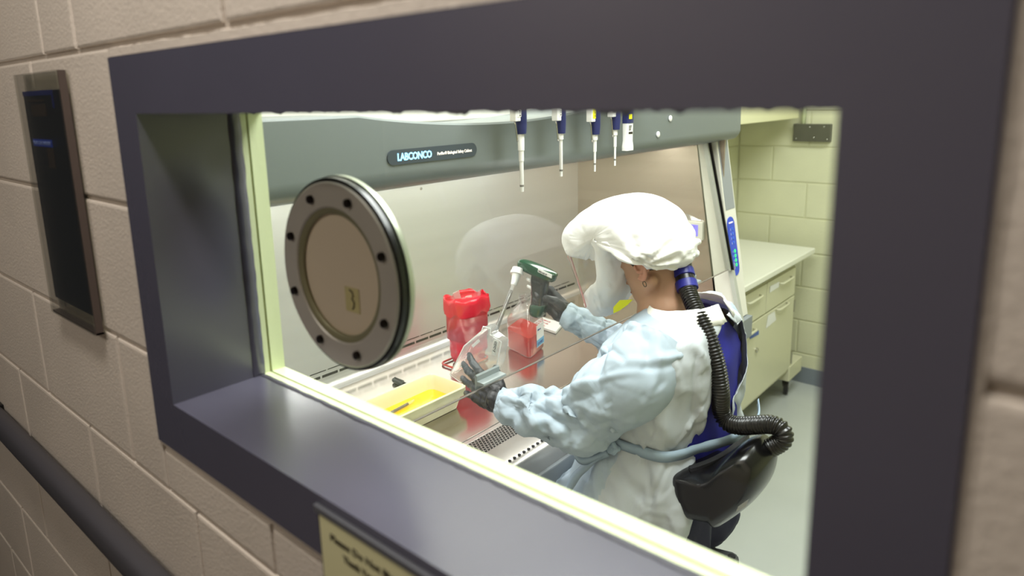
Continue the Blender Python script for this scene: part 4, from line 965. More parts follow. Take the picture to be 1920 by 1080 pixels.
def remesh(bm, voxel, smooth=3, keep=1.0):
    """one continuous skin over overlapping closed volumes"""
    bmesh.ops.recalc_face_normals(bm, faces=bm.faces)
    me = bpy.data.meshes.new('r'); bm.to_mesh(me); bm.free(); o = bpy.data.objects.new('r', me); C.objects.link(o)
    m = o.modifiers.new('r', 'REMESH'); m.mode = 'VOXEL'; m.voxel_size = voxel; m.use_smooth_shade = True
    s_ = o.modifiers.new('s', 'SMOOTH'); s_.iterations = smooth; s_.factor = 0.5
    dg = bpy.context.evaluated_depsgraph_get(); ev = o.evaluated_get(dg); m2 = bpy.data.meshes.new_from_object(ev); out = bmesh.new(); out.from_mesh(m2)
    bpy.data.objects.remove(o); bpy.data.meshes.remove(me); bpy.data.meshes.remove(m2); return out
SKIN = mat('skin', (188, 146, 118), 0.5, sub=0.15, bump=0.08, bscale=400, var=0.05, vscale=20)
HAIRM = mat('dark_hair', (28, 20, 18), 0.5, bump=0.5, bscale=300, stretch=(1, 1, 0.1))
GOWN = mat('pale_blue_gown_fabric', (168, 183, 196), 0.7, bump=0.25, bscale=700, bdist=0.0004)
GOWNW = mat('white_gown_fabric', (184, 191, 196), 0.7, bump=0.25, bscale=700, bdist=0.0004)
SCRUB = mat('royal_blue_scrubs', (18, 22, 132), 0.8, bump=0.3, bscale=500)
NAVYT = mat('navy_trousers', (22, 26, 52), 0.85, bump=0.3, bscale=500)
HOODM = mat('white_hood_fabric', (240, 240, 238), 0.6, bump=0.2, bscale=500, bdist=0.0005)
GLOVE = mat('black_nitrile', (34, 35, 38), 0.42, bump=0.35, bscale=120, bdist=0.0008)
yc = 1.33
per = thing('person', (-0.68, yc, -1.71), 'seated person in a pale blue gown and white respirator hood working at the cabinet', 'person')
# head frame: f forward, u up
ear = P(1207, 508, 1, 1.256); Hc = ear + Vector((0, 0.074, 0))
f = Vector((-0.90, 0, -0.44)).normalized(); u = Vector((f.z * -1 * -1, 0, 0)); u = Vector((-0.44, 0, 0.90)).normalized(); s_ = Vector((0, 1, 0))
HM = Matrix((f, s_, u)).transposed()      # columns f, side, up
HK = 0.90
def hp(a, b, c): return Hc + (f * (a + 0.006) + s_ * b + u * c) * HK
bm = bmesh.new()
ell(bm, hp(0.014, 0, 0.045), (0.068, 0.066, 0.074), HM); ell(bm, hp(0.035, 0, -0.005), (0.052, 0.056, 0.064), HM)
ell(bm, hp(0.052, 0, -0.050), (0.040, 0.042, 0.034), HM); ell(bm, hp(0.082, 0, -0.066), (0.016, 0.018, 0.014), HM)
caps(bm, hp(0.086, 0, 0.022), hp(0.112, 0, -0.010), 0.007, 0.010); ell(bm, hp(0.100, 0.010, -0.014), (0.009, 0.006, 0.006), HM); ell(bm, hp(0.100, -0.010, -0.014), (0.009, 0.006, 0.006), HM)
caps(bm, hp(0.090, -0.014, -0.036), hp(0.090, 0.014, -0.036), 0.007, 0.007); caps(bm, hp(0.087, -0.012, -0.046), hp(0.087, 0.012, -0.046), 0.007, 0.007)
caps(bm, hp(0.072, -0.045, 0.034), hp(0.084, -0.010, 0.032), 0.010, 0.010); caps(bm, hp(0.072, 0.045, 0.034), hp(0.084, 0.010, 0.032), 0.010, 0.010)
caps(bm, hp(0.0, -0.056, -0.03), hp(0.060, -0.025, -0.064), 0.016, 0.014); caps(bm, hp(0.0, 0.056, -0.03), hp(0.060, 0.025, -0.064), 0.016, 0.014)
NB_ = Vector((-0.708, yc, -0.478))
caps(bm, hp(0.012, 0, -0.014), NB_, 0.042, 0.048); caps(bm, hp(-0.004, 0, 0.0), NB_ + Vector((0.014, 0, -0.006)), 0.034, 0.042)
SH = {-1: Vector((-0.665, 1.165, -0.525)), 1: Vector((-0.665, 1.495, -0.525))}
WR = {-1: P(930, 750, 0, -0.962), 1: P(1064, 592, 1, 1.485)}
EL = {-1: P(1092, 792, 1, 1.105), 1: Vector((-0.800, 1.545, -0.715))}
caps(bm, NB_, (-0.69, yc, -0.60), 0.06, 0.085)
for g in (-1, 1):
    caps(bm, NB_ + Vector((0, g * 0.03, -0.03)), SH[g] + Vector((0, 0, -0.012)), 0.040, 0.038); caps(bm, SH[g] + Vector((0, 0, -0.012)), EL[g], 0.040, 0.036); caps(bm, EL[g], WR[g].lerp(EL[g], 0.14), 0.038, 0.021)
    caps(bm, (-0.69, yc + g * 0.06, -0.60), (-0.69, yc + g * 0.05, -0.84), 0.080, 0.080)
    hip = Vector((-0.69, yc + g * 0.085, -0.955)); kn = Vector((-1.00, yc + g * 0.13, -1.02)); an = Vector((-0.92, yc + g * 0.12, -1.42))
    caps(bm, (-0.69, yc + g * 0.05, -0.84), hip, 0.09, 0.10); caps(bm, hip, kn, 0.090, 0.062); caps(bm, kn, an, 0.056, 0.038); caps(bm, an + Vector((0.03, 0, -0.015)), an + Vector((-0.15, 0, -0.035)), 0.036, 0.028)
body = obj('body', remesh(bm, 0.006, 2), SKIN, parent=per, smooth=True, label='skin of the head and neck')
# ear with folds
def earm(g):
    b = bmesh.new(); o = Hc + s_ * g * 0.0675 + f * 0.004 + u * 0.014
    loop = [(0.012, -0.026), (0.004, -0.031), (-0.004, -0.024), (-0.012, -0.010), (-0.021, 0.006), (-0.022, 0.022), (-0.012, 0.031), (0.003, 0.031), (0.012, 0.023), (0.012, 0.012)]
    pts = smooth_path([(o + f * a + u * c + s_ * g * (0.012 if -0.02 < c else 0.008)) for a, c in loop], 4)
    for i in range(len(pts) - 1): caps(b, pts[i], pts[i + 1], 0.0046, 0.0046, 8, 3)
    inner = smooth_path([(o + f * a + u * c + s_ * g * 0.008) for a, c in ((0.010, -0.012), (0.0, -0.014), (-0.008, -0.004), (-0.011, 0.010), (-0.005, 0.019), (0.004, 0.016))], 3)
    for i in range(len(inner) - 1): caps(b, inner[i], inner[i + 1], 0.0042, 0.0042, 8, 3)
    ell(b, o + f * -0.004 + u * 0.004 + s_ * g * 0.002, (0.018, 0.006, 0.026), HM); ell(b, o + f * 0.006 - u * 0.026 + s_ * g * 0.006, (0.008, 0.0045, 0.008), HM)
    ell(b, o + f * 0.012 - u * 0.002 + s_ * g * 0.008, (0.004, 0.005, 0.007), HM)
    return remesh(b, 0.0016, 3)
for g in (-1, 1):
    e = obj('ear', earm(g), mat('ear_skin', (190, 136, 112), 0.5, sub=0.2), parent=body, smooth=True)
    bm = bmesh.new(); c = Hc + s_ * g * 0.076 + f * 0.009 - u * 0.027; tube(bm, [c + u * 0.006 * math.cos(a) + f * 0.004 * math.sin(a) for a in [2 * math.pi * k / 14 for k in range(14)]], 0.0009, 6, closed=True)
    obj('earring', bm, mat('dark_silver', (96, 90, 84), 0.25, 1.0), parent=body, smooth=True)
bm = bmesh.new(); ring_solid(bm, ear + f * -0.018 + u * 0.022 - s_ * 0.010, (0, -1, 0), [(0.0018, 0), (0.0015, 0.002), (0, 0.0025)], 10, closed=False); obj('ear_stud', bm, mat('chrome', (190, 188, 180), 0.2, 1.0), parent=body)
for g in (-1, 1):
    bm = bmesh.new(); ell(bm, hp(0.075, g * 0.030, 0.020), (0.012, 0.012, 0.012), HM); eo = obj('eye', bm, mat('eye_white', (226, 222, 214), 0.2), parent=body, smooth=True)
    bm = bmesh.new(); ell(bm, hp(0.0855, g * 0.030, 0.018), (0.003, 0.0055, 0.0055), HM); obj('iris', bm, mat('brown_iris', (58, 36, 22), 0.15), parent=eo, smooth=True)
    bm = bmesh.new(); tube(bm, smooth_path([hp(0.082, g * 0.014, 0.042), hp(0.088, g * 0.030, 0.046), hp(0.078, g * 0.048, 0.040)], 4), 0.0025, 6); obj('eyebrow', bm, HAIRM, parent=body, smooth=True)
bm = bmesh.new(); tube(bm, smooth_path([hp(0.092, -0.018, -0.041), hp(0.0985, 0, -0.040), hp(0.092, 0.018, -0.041)], 4), [0.003] * 4 + [0.0045] * 1 + [0.003] * 4, 8); obj('lips', bm, mat('lip_skin', (170, 92, 84), 0.45), parent=body, smooth=True)
# hair: cap over the skull down to the nape
bm = bmesh.new(); ell(bm, hp(0.010, 0, 0.050), (0.069, 0.069, 0.075), HM, 32, 20)
for v in list(bm.verts):
    d = v.co - Hc; a, c = d.dot(f), d.dot(u)
    if (a > 0.01 and c < 0.06 + (a - 0.01) * 0.6) or c < -0.012: v.co = v.co.lerp(hp(-0.01, 0, 0.045), 0.25)
ell(bm, hp(-0.032, 0, 0.016), (0.018, 0.040, 0.028), HM)
ell(bm, hp(-0.026, -0.042, 0.022), (0.020, 0.026, 0.026), HM); ell(bm, hp(-0.026, 0.042, 0.022), (0.020, 0.026, 0.026), HM)
for g in (-1, 1): caps(bm, hp(0.022, g * 0.066, 0.040), hp(0.020, g * 0.069, 0.004), 0.010, 0.003); caps(bm, hp(0.04, g * 0.06, 0.06), hp(0.022, g * 0.066, 0.030), 0.016, 0.010)
obj('hair', remesh(bm, 0.0035, 2), HAIRM, parent=per, smooth=True)
# scrubs and trousers
bm = bmesh.new(); R = []
for (z, xc, hd_, hw_) in ((-0.468, -0.655, 0.058, 0.066), (-0.482, -0.658, 0.070, 0.095), (-0.505, -0.664, 0.086, 0.145), (-0.56, -0.672, 0.112, 0.195), (-0.66, -0.675, 0.118, 0.190), (-0.76, -0.675, 0.118, 0.175), (-0.85, -0.68, 0.125, 0.175)):
    R.append([Vector((xc + hd_ * math.copysign(abs(math.cos(a)) ** 0.85, math.cos(a)), yc + hw_ * 0.93 * math.copysign(abs(math.sin(a)) ** 0.85, math.sin(a)), z)) for a in [2 * math.pi * k / 64 for k in range(64)]])
R2 = []
for i in range(len(R) - 1):
    for j in range(6): R2.append([p.lerp(q, j / 6) for p, q in zip(R[i], R[i + 1])])
R2.append(R[-1]); rings_loft(bm, R2, caps=False); creases(bm, 30, 4); obj('scrub_shirt', bm, SCRUB, parent=per, smooth=True)
bm = bmesh.new()
for g in (-1, 1):
    hip = Vector((-0.675, yc + g * 0.085, -0.965)); kn = Vector((-1.00, yc + g * 0.13, -1.03)); an = Vector((-0.92, yc + g * 0.12, -1.38))
    caps(bm, (-0.675, yc + g * 0.05, -0.86), hip, 0.118, 0.128); caps(bm, hip, kn, 0.112, 0.080); caps(bm, kn, an, 0.074, 0.060)
tb = remesh(bm, 0.009, 2); crumple(tb, 0.006, 0.05, 9); obj('trousers', tb, NAVYT, parent=per, smooth=True)
for g in (-1, 1):
    an = Vector((-0.92, yc + g * 0.12, -1.42)); bm = bmesh.new(); caps(bm, an + Vector((0.035, 0, -0.022)), an + Vector((-0.155, 0, -0.038)), 0.045, 0.036); box(bm, an.x - 0.19, an.x + 0.07, an.y - 0.04, an.y + 0.04, an.z - 0.075, an.z - 0.055, bev=0.01); obj('shoe', remesh(bm, 0.005, 2), mat('dark_shoe', (30, 30, 34), 0.5), parent=per, smooth=True)
# gown shell, open down the back
GR = [(-0.462, -0.648, 0.082, 0.088), (-0.476, -0.652, 0.094, 0.120), (-0.495, -0.660, 0.106, 0.165), (-0.53, -0.672, 0.124, 0.196), (-0.58, -0.680, 0.134, 0.208), (-0.64, -0.686, 0.138, 0.208), (-0.69, -0.682, 0.138, 0.200), (-0.72, -0.680, 0.136, 0.194), (-0.75, -0.686, 0.145, 0.200),
      (-0.80, -0.695, 0.158, 0.215), (-0.86, -0.705, 0.172, 0.232), (-0.92, -0.745, 0.195, 0.245), (-0.98, -0.81, 0.235, 0.250), (-1.06, -0.815, 0.238, 0.255), (-1.16, -0.82, 0.24, 0.26), (-1.30, -0.82, 0.24, 0.26)]
def gown_ring(z):
    for i in range(len(GR) - 1):
        if GR[i][0] >= z >= GR[i + 1][0]:
            t = (GR[i][0] - z) / (GR[i][0] - GR[i + 1][0]); return [GR[i][j] * (1 - t) + GR[i + 1][j] * t for j in range(4)]
    return GR[-1] if z < GR[-1][0] else GR[0]
def gown_pt(z, a, extra=0.0):
    _, xc, hd_, hw_ = gown_ring(z); t = max(0.0, (-0.74 - z)); fold = t * 0.10 * (math.sin(a * 9 + 2.2 * math.sin(a * 2) + z * 3) + 0.5 * math.sin(a * 17 + 1.3)) * 0.6
    pin = math.exp(-((z + 0.72) / 0.03) ** 2) * 0.010
    ex = 0.86
    # slow drapes running from the shoulder blade down to the belt
    dr = 0.006 * math.sin(a * 7 + z * 14) * min(1, max(0, (-0.52 - z) / 0.1))
    rx, ry = hd_ + fold - pin + dr + extra, hw_ + fold - pin + dr + extra
    return Vector((xc + rx * math.copysign(abs(math.cos(a)) ** ex, math.cos(a)), yc + ry * math.copysign(abs(math.sin(a)) ** ex, math.sin(a)), z))
def gap_edge(z, g):   # half angle of the opening at the back, near side (g=-1) and far side (g=1)
    if z > -0.50: return 0.10 + (-0.462 - z) * 6
    if g < 0: return 0.34 + 0.25 * min(1, max(0, (-0.62 - z) / 0.2)) + 0.03 * math.sin(z * 16)
    return 0.16 + 0.45 * min(1, max(0, (z + 0.67) / 0.08)) + 0.03 * math.sin(z * 21) + 0.9 * min(1, max(0, (-0.80 - z) / 0.1))
bm = bmesh.new(); rows = []; NZ, NA = 150, 230
for i in range(NZ + 1):
    z = -0.462 + (-1.30 + 0.462) * i / NZ
    a0 = -gap_edge(z, -1); a1 = -(2 * math.pi - gap_edge(z, 1))
    rows.append([gown_pt(z, a0 + (a1 - a0) * k / NA) for k in range(NA + 1)])
VR = rings_loft(bm, rows, caps=False, close=False)
for fc in bm.faces:   # white back panels, pale blue front: a real seam in the garment
    c = fc.calc_center_median(); _, xc, hd_, hw_ = gown_ring(c.z); fc.material_index = 1 if c.x > xc - 0.015 + 0.03 * (c.z + 0.6) else 0
crumple(bm, 0.006, 0.11, 11, crease=0.3, mask=lambda c: min(1, max(0.25, (-0.47 - c.z) / 0.06)))
creases(bm, 120, 5, L=(0.08, 0.24), W=(0.008, 0.018), A=(0.003, 0.0085), bias=(-0.2, 0, 1), bw=0.6, mask=lambda c: min(1, max(0.15, (-0.47 - c.z) / 0.05)))
crumple(bm, 0.0010, 0.030, 12)
gw = obj('gown', bm, [GOWN, GOWNW], parent=per, smooth=True)
mo = gw.modifiers.new('thick', 'SOLIDIFY'); mo.thickness = 0.0015
# seam line
# collar band
bm = bmesh.new(); R = []
for k in range(81):
    a = -0.12 - (2 * math.pi - 0.45) * k / 80; b0 = Vector((-0.652 + 0.086 * math.cos(a), yc + 0.094 * math.sin(a), -0.466 + 0.010 * math.cos(a))); n_ = Vector((math.cos(a), math.sin(a), 0))
    R.append([b0 - Vector((0, 0, 0.012)) + n_ * 0.014, b0 + Vector((0, 0, 0.0)) + n_ * 0.006, b0 + Vector((0, 0, 0.022)) - n_ * 0.008, b0 + Vector((0, 0, 0.021)) - n_ * 0.011, b0 - Vector((0, 0, 0.0)) + n_ * 0.003, b0 - Vector((0, 0, 0.014)) + n_ * 0.010])
rings_loft(bm, R); bmesh.ops.recalc_face_normals(bm, faces=bm.faces); crumple(bm, 0.002, 0.02, 6)
obj('collar', bm, mat('white_neck_binding', (232, 232, 224), 0.7), parent=gw, smooth=True)
# sleeves
def sleeve(name, pts, rad, seed, cuff):
    pp = smooth_path([tuple(p) for p in pts], 30); n = len(pp); rr_ = []
    for i in range(n):
        t = i / (n - 1) * (len(rad) - 1); j = min(int(t), len(rad) - 2); fr_ = t - j; fr_ = fr_ * fr_ * (3 - 2 * fr_); rr_.append(rad[j] * (1 - fr_) + rad[j + 1] * fr_)
    bm = bmesh.new(); tube(bm, pp, rr_, 120, caps=False)
    # resample evenly is unnecessary: rings already lie close together
    A = Vector(pts[0])
    crumple(bm, 0.0030, 0.12, seed, crease=0.9, mask=lambda c: min(1, (c - Vector(pts[-1])).length / 0.10) * 0.9 + 0.1); creases(bm, 85, seed + 2, L=(0.06, 0.18), W=(0.008, 0.020), A=(0.003, 0.0085), mask=lambda c: min(1, (c - Vector(pts[-1])).length / 0.06)); crumple(bm, 0.0007, 0.032, seed + 1)
    o = obj(name, bm, GOWN, parent=per, smooth=True, label=None); m_ = o.modifiers.new('thick', 'SOLIDIFY'); m_.thickness = 0.0012
    return o
L_S = SH[-1] + Vector((0.0, 0.055, 0.018)); 
sleeve('sleeve', [L_S, SH[-1] + Vector((-0.01, -0.012, -0.045)), EL[-1] + Vector((0.035, 0.02, 0.05)), EL[-1] + Vector((0, 0, -0.004)), EL[-1].lerp(WR[-1], 0.45), EL[-1].lerp(WR[-1], 0.80), EL[-1].lerp(WR[-1], 0.95)], [0.070, 0.082, 0.076, 0.064, 0.056, 0.044, 0.036], 21, 0)
R_S = SH[1] + Vector((0.0, -0.04, 0.0))
sleeve('sleeve', [R_S, SH[1] + Vector((-0.02, 0.01, -0.04)), EL[1] + Vector((0.02, 0, 0.05)), EL[1], EL[1].lerp(WR[1], 0.5), EL[1].lerp(WR[1], 0.85), WR[1] + (WR[1] - EL[1]).normalized() * 0.006], [0.066, 0.074, 0.070, 0.064, 0.050, 0.042, 0.034], 31, 0)
# belt tie
def ribbon(name, pts, w, seed, par, m=GOWN, wdir=Vector((0, 0, 1)), th=0.002):
    pp = [Vector(p) for p in smooth_path([tuple(p) for p in pts], 10)]; R = []
    for i, p in enumerate(pp):
        d = (pp[min(i + 1, len(pp) - 1)] - pp[max(i - 1, 0)]).normalized(); w_ = (wdir - d * wdir.dot(d)).normalized(); n_ = d.cross(w_)
        ww = w * (0.85 + 0.25 * noise.noise(p * 30 + Vector((seed, 0, 0))))
        R.append([p - w_ * ww / 2, p - n_ * th * 1.6 - w_ * ww * 0.2, p - n_ * th * 0.4, p - n_ * th * 1.6 + w_ * ww * 0.25, p + w_ * ww / 2, p + n_ * th])
    bm = bmesh.new(); rings_loft(bm, R); bmesh.ops.recalc_face_normals(bm, faces=bm.faces); return obj(name, bm, m, parent=par, smooth=True)
BLT = mat('pale_blue_belt_fabric', (150, 170, 186), 0.7, bump=0.2, bscale=600)
bp_ = [gown_pt(-0.718, a, 0.006) for a in (-4.9, -4.2, -3.5, -2.9, -2.3, -1.8)] + [gown_pt(-0.722, a, 0.008) for a in (-1.5, -1.1, -0.8, -0.55)] + [Vector((-0.520, 1.30, -0.712)), Vector((-0.510, 1.40, -0.706)), Vector((-0.535, 1.47, -0.700))]
ribbon('belt_tie', bp_, 0.028, 1, gw, BLT)
kn_ = P(1186, 848, 0, -0.655); kn_ = gown_pt(-0.725, -1.75, 0.012)
bm = bmesh.new()
for a in range(3): caps(bm, kn_ + Vector((0.012 * math.cos(a * 2.1), -0.004, 0.010 * math.sin(a * 2.1))), kn_ + Vector((-0.010 * math.cos(a * 2.1), -0.006, -0.010 * math.sin(a * 2.1))), 0.008, 0.007, 10, 4)
kb = remesh(bm, 0.002, 2); crumple(kb, 0.003, 0.012, 3); obj('belt_knot', kb, BLT, parent=gw, smooth=True)
ribbon('belt_end', [kn_, kn_ + Vector((-0.035, -0.016, -0.035)), kn_ + Vector((-0.075, -0.030, -0.085)), kn_ + Vector((-0.105, -0.042, -0.150))], 0.030, 4, gw, BLT, wdir=Vector((1, -0.3, 0.4)))
ribbon('belt_end', [kn_, kn_ + Vector((-0.05, -0.012, -0.012)), kn_ + Vector((-0.085, -0.020, -0.030)), kn_ + Vector((-0.06, -0.026, -0.045)), kn_ + Vector((-0.005, -0.014, -0.012))], 0.020, 7, gw, BLT)
# hood
HY = 1.335
ho = [(1058, 436), (1062, 420), (1080, 402), (1102, 386), (1130, 372), (1160, 365), (1190, 364), (1218, 370), (1243, 383), (1264, 401), (1281, 423), (1293, 447), (1302, 466), (1302, 478), (1300, 490), (1292, 499), (1280, 497), (1266, 474), (1247, 453), (1227, 445), (1208, 448), (1197, 464), (1190, 492), (1181, 530), (1168, 558), (1150, 580), (1138, 590), (1124, 592), (1112, 589), (1102, 577), (1095, 557), (1088, 532), (1078, 500), (1070, 476), (1062, 456)]
ho = [(1180 + (a - 1180) * (0.80 if a < 1180 else 0.94), b) for a, b in ho]
hw3 = [(q.x, q.z) for q in [P(a, b, 1, HY) for a, b in smooth_poly(ho, 6)]]
cc = P(1162, 432, 1, HY)
NH = len(hw3); bm = bmesh.new(); RG = 26; R = []
def hood_w(t): return 0.128
for k in range(-RG, RG + 1):
    t = math.pi / 2 * k / RG * 0.985; sc_ = max(0.02, math.cos(t)) ** 0.55; y = 0.125 * math.sin(t); row = []
    for (x, z) in hw3:
        # the bib and the neck edge are narrower than the dome
        lowr = min(1, max(0, (cc.z - 0.07 - z) / 0.12)); wy_ = 1 - 0.22 * lowr
        row.append(Vector((cc.x + (x - cc.x) * sc_, HY + y * wy_, cc.z + (z - cc.z) * sc_)))
    R.append(row)
rings_loft(bm, R, caps=True); bmesh.ops.recalc_face_normals(bm, faces=bm.faces)
def in_poly(x, y, poly):
    c = False; n = len(poly)
    for i in range(n):
        x1, y1 = poly[i]; x2, y2 = poly[i - 1]
        if (y1 > y) != (y2 > y) and x < (x2 - x1) * (y - y1) / (y2 - y1) + x1: c = not c
    return c
shp = [(q.x, q.z) for q in [P(a, b, 1, 1.245) for a, b in ((1020, 470), (1074, 476), (1098, 483), (1120, 491), (1122, 526), (1106, 538), (1092, 551), (1078, 574), (1040, 590))]]
shp2 = shp
bs = bmesh.new(); vis = [fc for fc in bm.faces if in_poly(fc.calc_center_median().x, fc.calc_center_median().z, shp)]
# also the strip round the front between both side windows
vset = set(vis)
cut = {}
for e in bm.edges:
    if len(e.link_faces) == 2 and (e.link_faces[0] in vset) != (e.link_faces[1] in vset):
        a, b = e.verts; cut.setdefault(a, []).append(b); cut.setdefault(b, []).append(a)
for _ in range(14):
    nw = {v: v.co * 0.4 + sum((q.co for q in ns), Vector()) / len(ns) * 0.6 for v, ns in cut.items()}
    for v, c_ in nw.items(): v.co = c_
bm.faces.index_update()
tmp = bm.copy(); tmp.faces.ensure_lookup_table(); bm.faces.ensure_lookup_table(); idx = set(fc.index for fc in vis)
bmesh.ops.delete(tmp, geom=[fc for fc in tmp.faces if fc.index not in idx], context='FACES')
bmesh.ops.delete(bm, geom=[fc for fc in bm.faces if fc.index in idx], context='FACES')
def hood_mask(c):
    return 0.25 + 0.75 * min(1, max(0, (cc.z + 0.035 - c.z) / 0.05))
# open the underside so the neck passes through: remove faces of the concave neck edge
creases(bm, 110, 17, L=(0.03, 0.08), W=(0.005, 0.014), A=(0.0012, 0.0045), mask=hood_mask)
crumple(bm, 0.0024, 0.055, 41, crease=0.35, mask=hood_mask)
crumple(bm, 0.0011, 0.022, 42, mask=hood_mask)
# gathers radiating above the ear
gc = P(1205, 500, 1, 1.22)
bm.normal_update()
for v in bm.verts:
    d = Vector((v.co.x - gc.x, 0, v.co.z - gc.z)); L = d.length
    if L < 0.16 and v.co.z > gc.z - 0.01 and abs(v.co.y - HY) > 0.04:
        a = math.atan2(d.z, d.x); v.co += v.normal * 0.0065 * math.sin(a * 11 + 1.2) * max(0, 1 - L / 0.13) * min(1, L / 0.02)
hood = obj('respirator_hood', bm, HOODM, parent=per, smooth=True, label='white respirator hood')
mo = hood.modifiers.new('thick', 'SOLIDIFY'); mo.thickness = 0.0012
obj('face_shield', tmp, film('face_shield_film', (0.96, 0.96, 0.96), 1.6, 0.02, haze=0.05), parent=hood, smooth=True)
rimp = [P(a, b, 1, HY - 0.085) for a, b in ((1068, 476), (1076, 500), (1084, 526), (1092, 552), (1099, 576))]
bm = bmesh.new(); tube(bm, smooth_path([tuple(p) for p in rimp], 4), 0.0030, 6, flat=(1.0, 0.5)); obj('shield_edge', bm, mat('pinkish_seal', (222, 168, 168), 0.5), parent=hood, smooth=True)
# brow seam and red mark
sm = [P(a, b, 1, HY) for a, b in ((1070, 446), (1096, 425), (1130, 411), (1170, 404), (1210, 408), (1245, 424))]
mk_ = P(1075, 424, 1, HY - 0.045)
for w_ in ((-0.004, 0.003, 0.003, -0.004), (-0.004, -0.003, 0.004, 0.003), (0.0, 0.005, 0.001, -0.004)):
    bm = bmesh.new(); tube(bm, [mk_ + Vector((w_[0], -0.006, w_[1])), mk_ + Vector((w_[2], -0.006, w_[3]))], 0.0007, 5); obj('red_mark', bm, mat('red_print', (206, 40, 60), 0.5), parent=hood)
# yellow tag under the chin
ytg = [P(a, b, 1, 1.262) for a, b in ((1150, 576), (1162, 563), (1186, 562), (1176, 572), (1162, 582), (1150, 588))]
bm = bmesh.new(); prism(bm, ytg, (0, 0.002, 0)); obj('neck_tag', bm, mat('lime_label', (212, 218, 30), 0.5), parent=per, label='lime yellow tag')
# gloves
def glove(W, X, Z, side, curls, thumb, elbow, scale=1.0, cuff=0.06):
    """W wrist; X towards the fingers; Z out of the back of the hand; side -1 left, +1 right (thumb on side*Y)"""
    X = Vector(X).normalized(); Z = Vector(Z); Z = (Z - X * Z.dot(X)).normalized(); Y = Z.cross(X)
    def L(x, y, z): return Vector(W) + (X * x + Y * y * side + Z * z) * scale
    bm = bmesh.new(); ys_ = [0.030, 0.010, -0.010, -0.029]; kx = [0.088, 0.092, 0.087, 0.078]; ph = [(0.040, 0.024, 0.020), (0.045, 0.028, 0.021), (0.041, 0.026, 0.021), (0.032, 0.020, 0.018)]
    for i in range(4):
        caps(bm, L(0.012, ys_[i] * 0.62, 0), L(kx[i], ys_[i], 0.002), 0.0155, 0.0120)
        a = 0.0; p = (kx[i], 0.002); sp = math.radians(curls[i][3]) if len(curls[i]) > 3 else 0; yy_ = ys_[i]; r = [0.0098, 0.0088, 0.0080, 0.0068]
        if i == 3: r = [q * 0.88 for q in r]
        for j in range(3):
            a += math.radians(curls[i][j]); q = (p[0] + math.cos(a) * ph[i][j], p[1] - math.sin(a) * ph[i][j]); y2 = yy_ + math.sin(sp) * ph[i][j]
            caps(bm, L(p[0], yy_, p[1]), L(q[0], y2, q[1]), r[j], r[j + 1]); p = q; yy_ = y2
    for a, b in (((0.02, 0.016, -0.008), (0.07, 0.012, -0.006)), ((0.02, -0.016, -0.008), (0.066, -0.016, -0.006)), ((0.0, 0.0, 0.0), (0.03, 0, -0.002))): caps(bm, L(*a), L(*b), 0.017, 0.015)
    t0 = (0.014, 0.018, -0.010); caps(bm, L(*t0), L(*thumb[0]), 0.0165, 0.0125); caps(bm, L(*thumb[0]), L(*thumb[1]), 0.0118, 0.0098); caps(bm, L(*thumb[1]), L(*thumb[2]), 0.0098, 0.0078)
    caps(bm, Vector(W) + (Vector(elbow) - Vector(W)).normalized() * cuff, L(0.006, 0, 0), 0.0250, 0.0245)
    g = remesh(bm, 0.0022, 3); crumple(g, 0.0016, 0.016, 8); return g
# left hand: fingers along the near side of the flask, thumb up
def reach(px, py, A, dist, far=False):
    d = RIGHT * ((px - 960) / 1280) - UP * ((py - 440) / 1280) + FWD; d.normalize(); t0 = A.dot(d); h = math.sqrt(max(0, dist ** 2 - (A - d * t0).length ** 2)); return d * (t0 + h)
TL_ = reach(862, 697, WR[-1], 0.150); X = TL_ - WR[-1]
gl = glove(WR[-1] + Vector((0.006, 0.0, 0)), X, (0.55, -1, 0.25), -1, [(2, 8, 8, 12), (4, 8, 6, 4), (6, 10, 8, -5), (10, 14, 10, -14)], [(0.034, 0.038, -0.012), (0.046, 0.050, -0.010), (0.056, 0.060, -0.008)], EL[-1], scale=0.92)
obj('glove', gl, GLOVE, parent=per, smooth=True, label='black glove of the left hand')
X = P(1005, 545, 1, 1.475) - WR[1]
gl = glove(WR[1] + Vector((0, 0.0, 0)), Vector((-0.86, -0.05, 0.50)), (0.1, 1, 0.0), 1, [(48, 70, 30), (62, 82, 40), (66, 84, 40), (70, 84, 40)], [(0.040, 0.036, -0.030), (0.066, 0.034, -0.046), (0.086, 0.026, -0.050)], EL[1], scale=0.95)
obj('glove', gl, GLOVE, parent=per, smooth=True, label='black glove of the right hand')
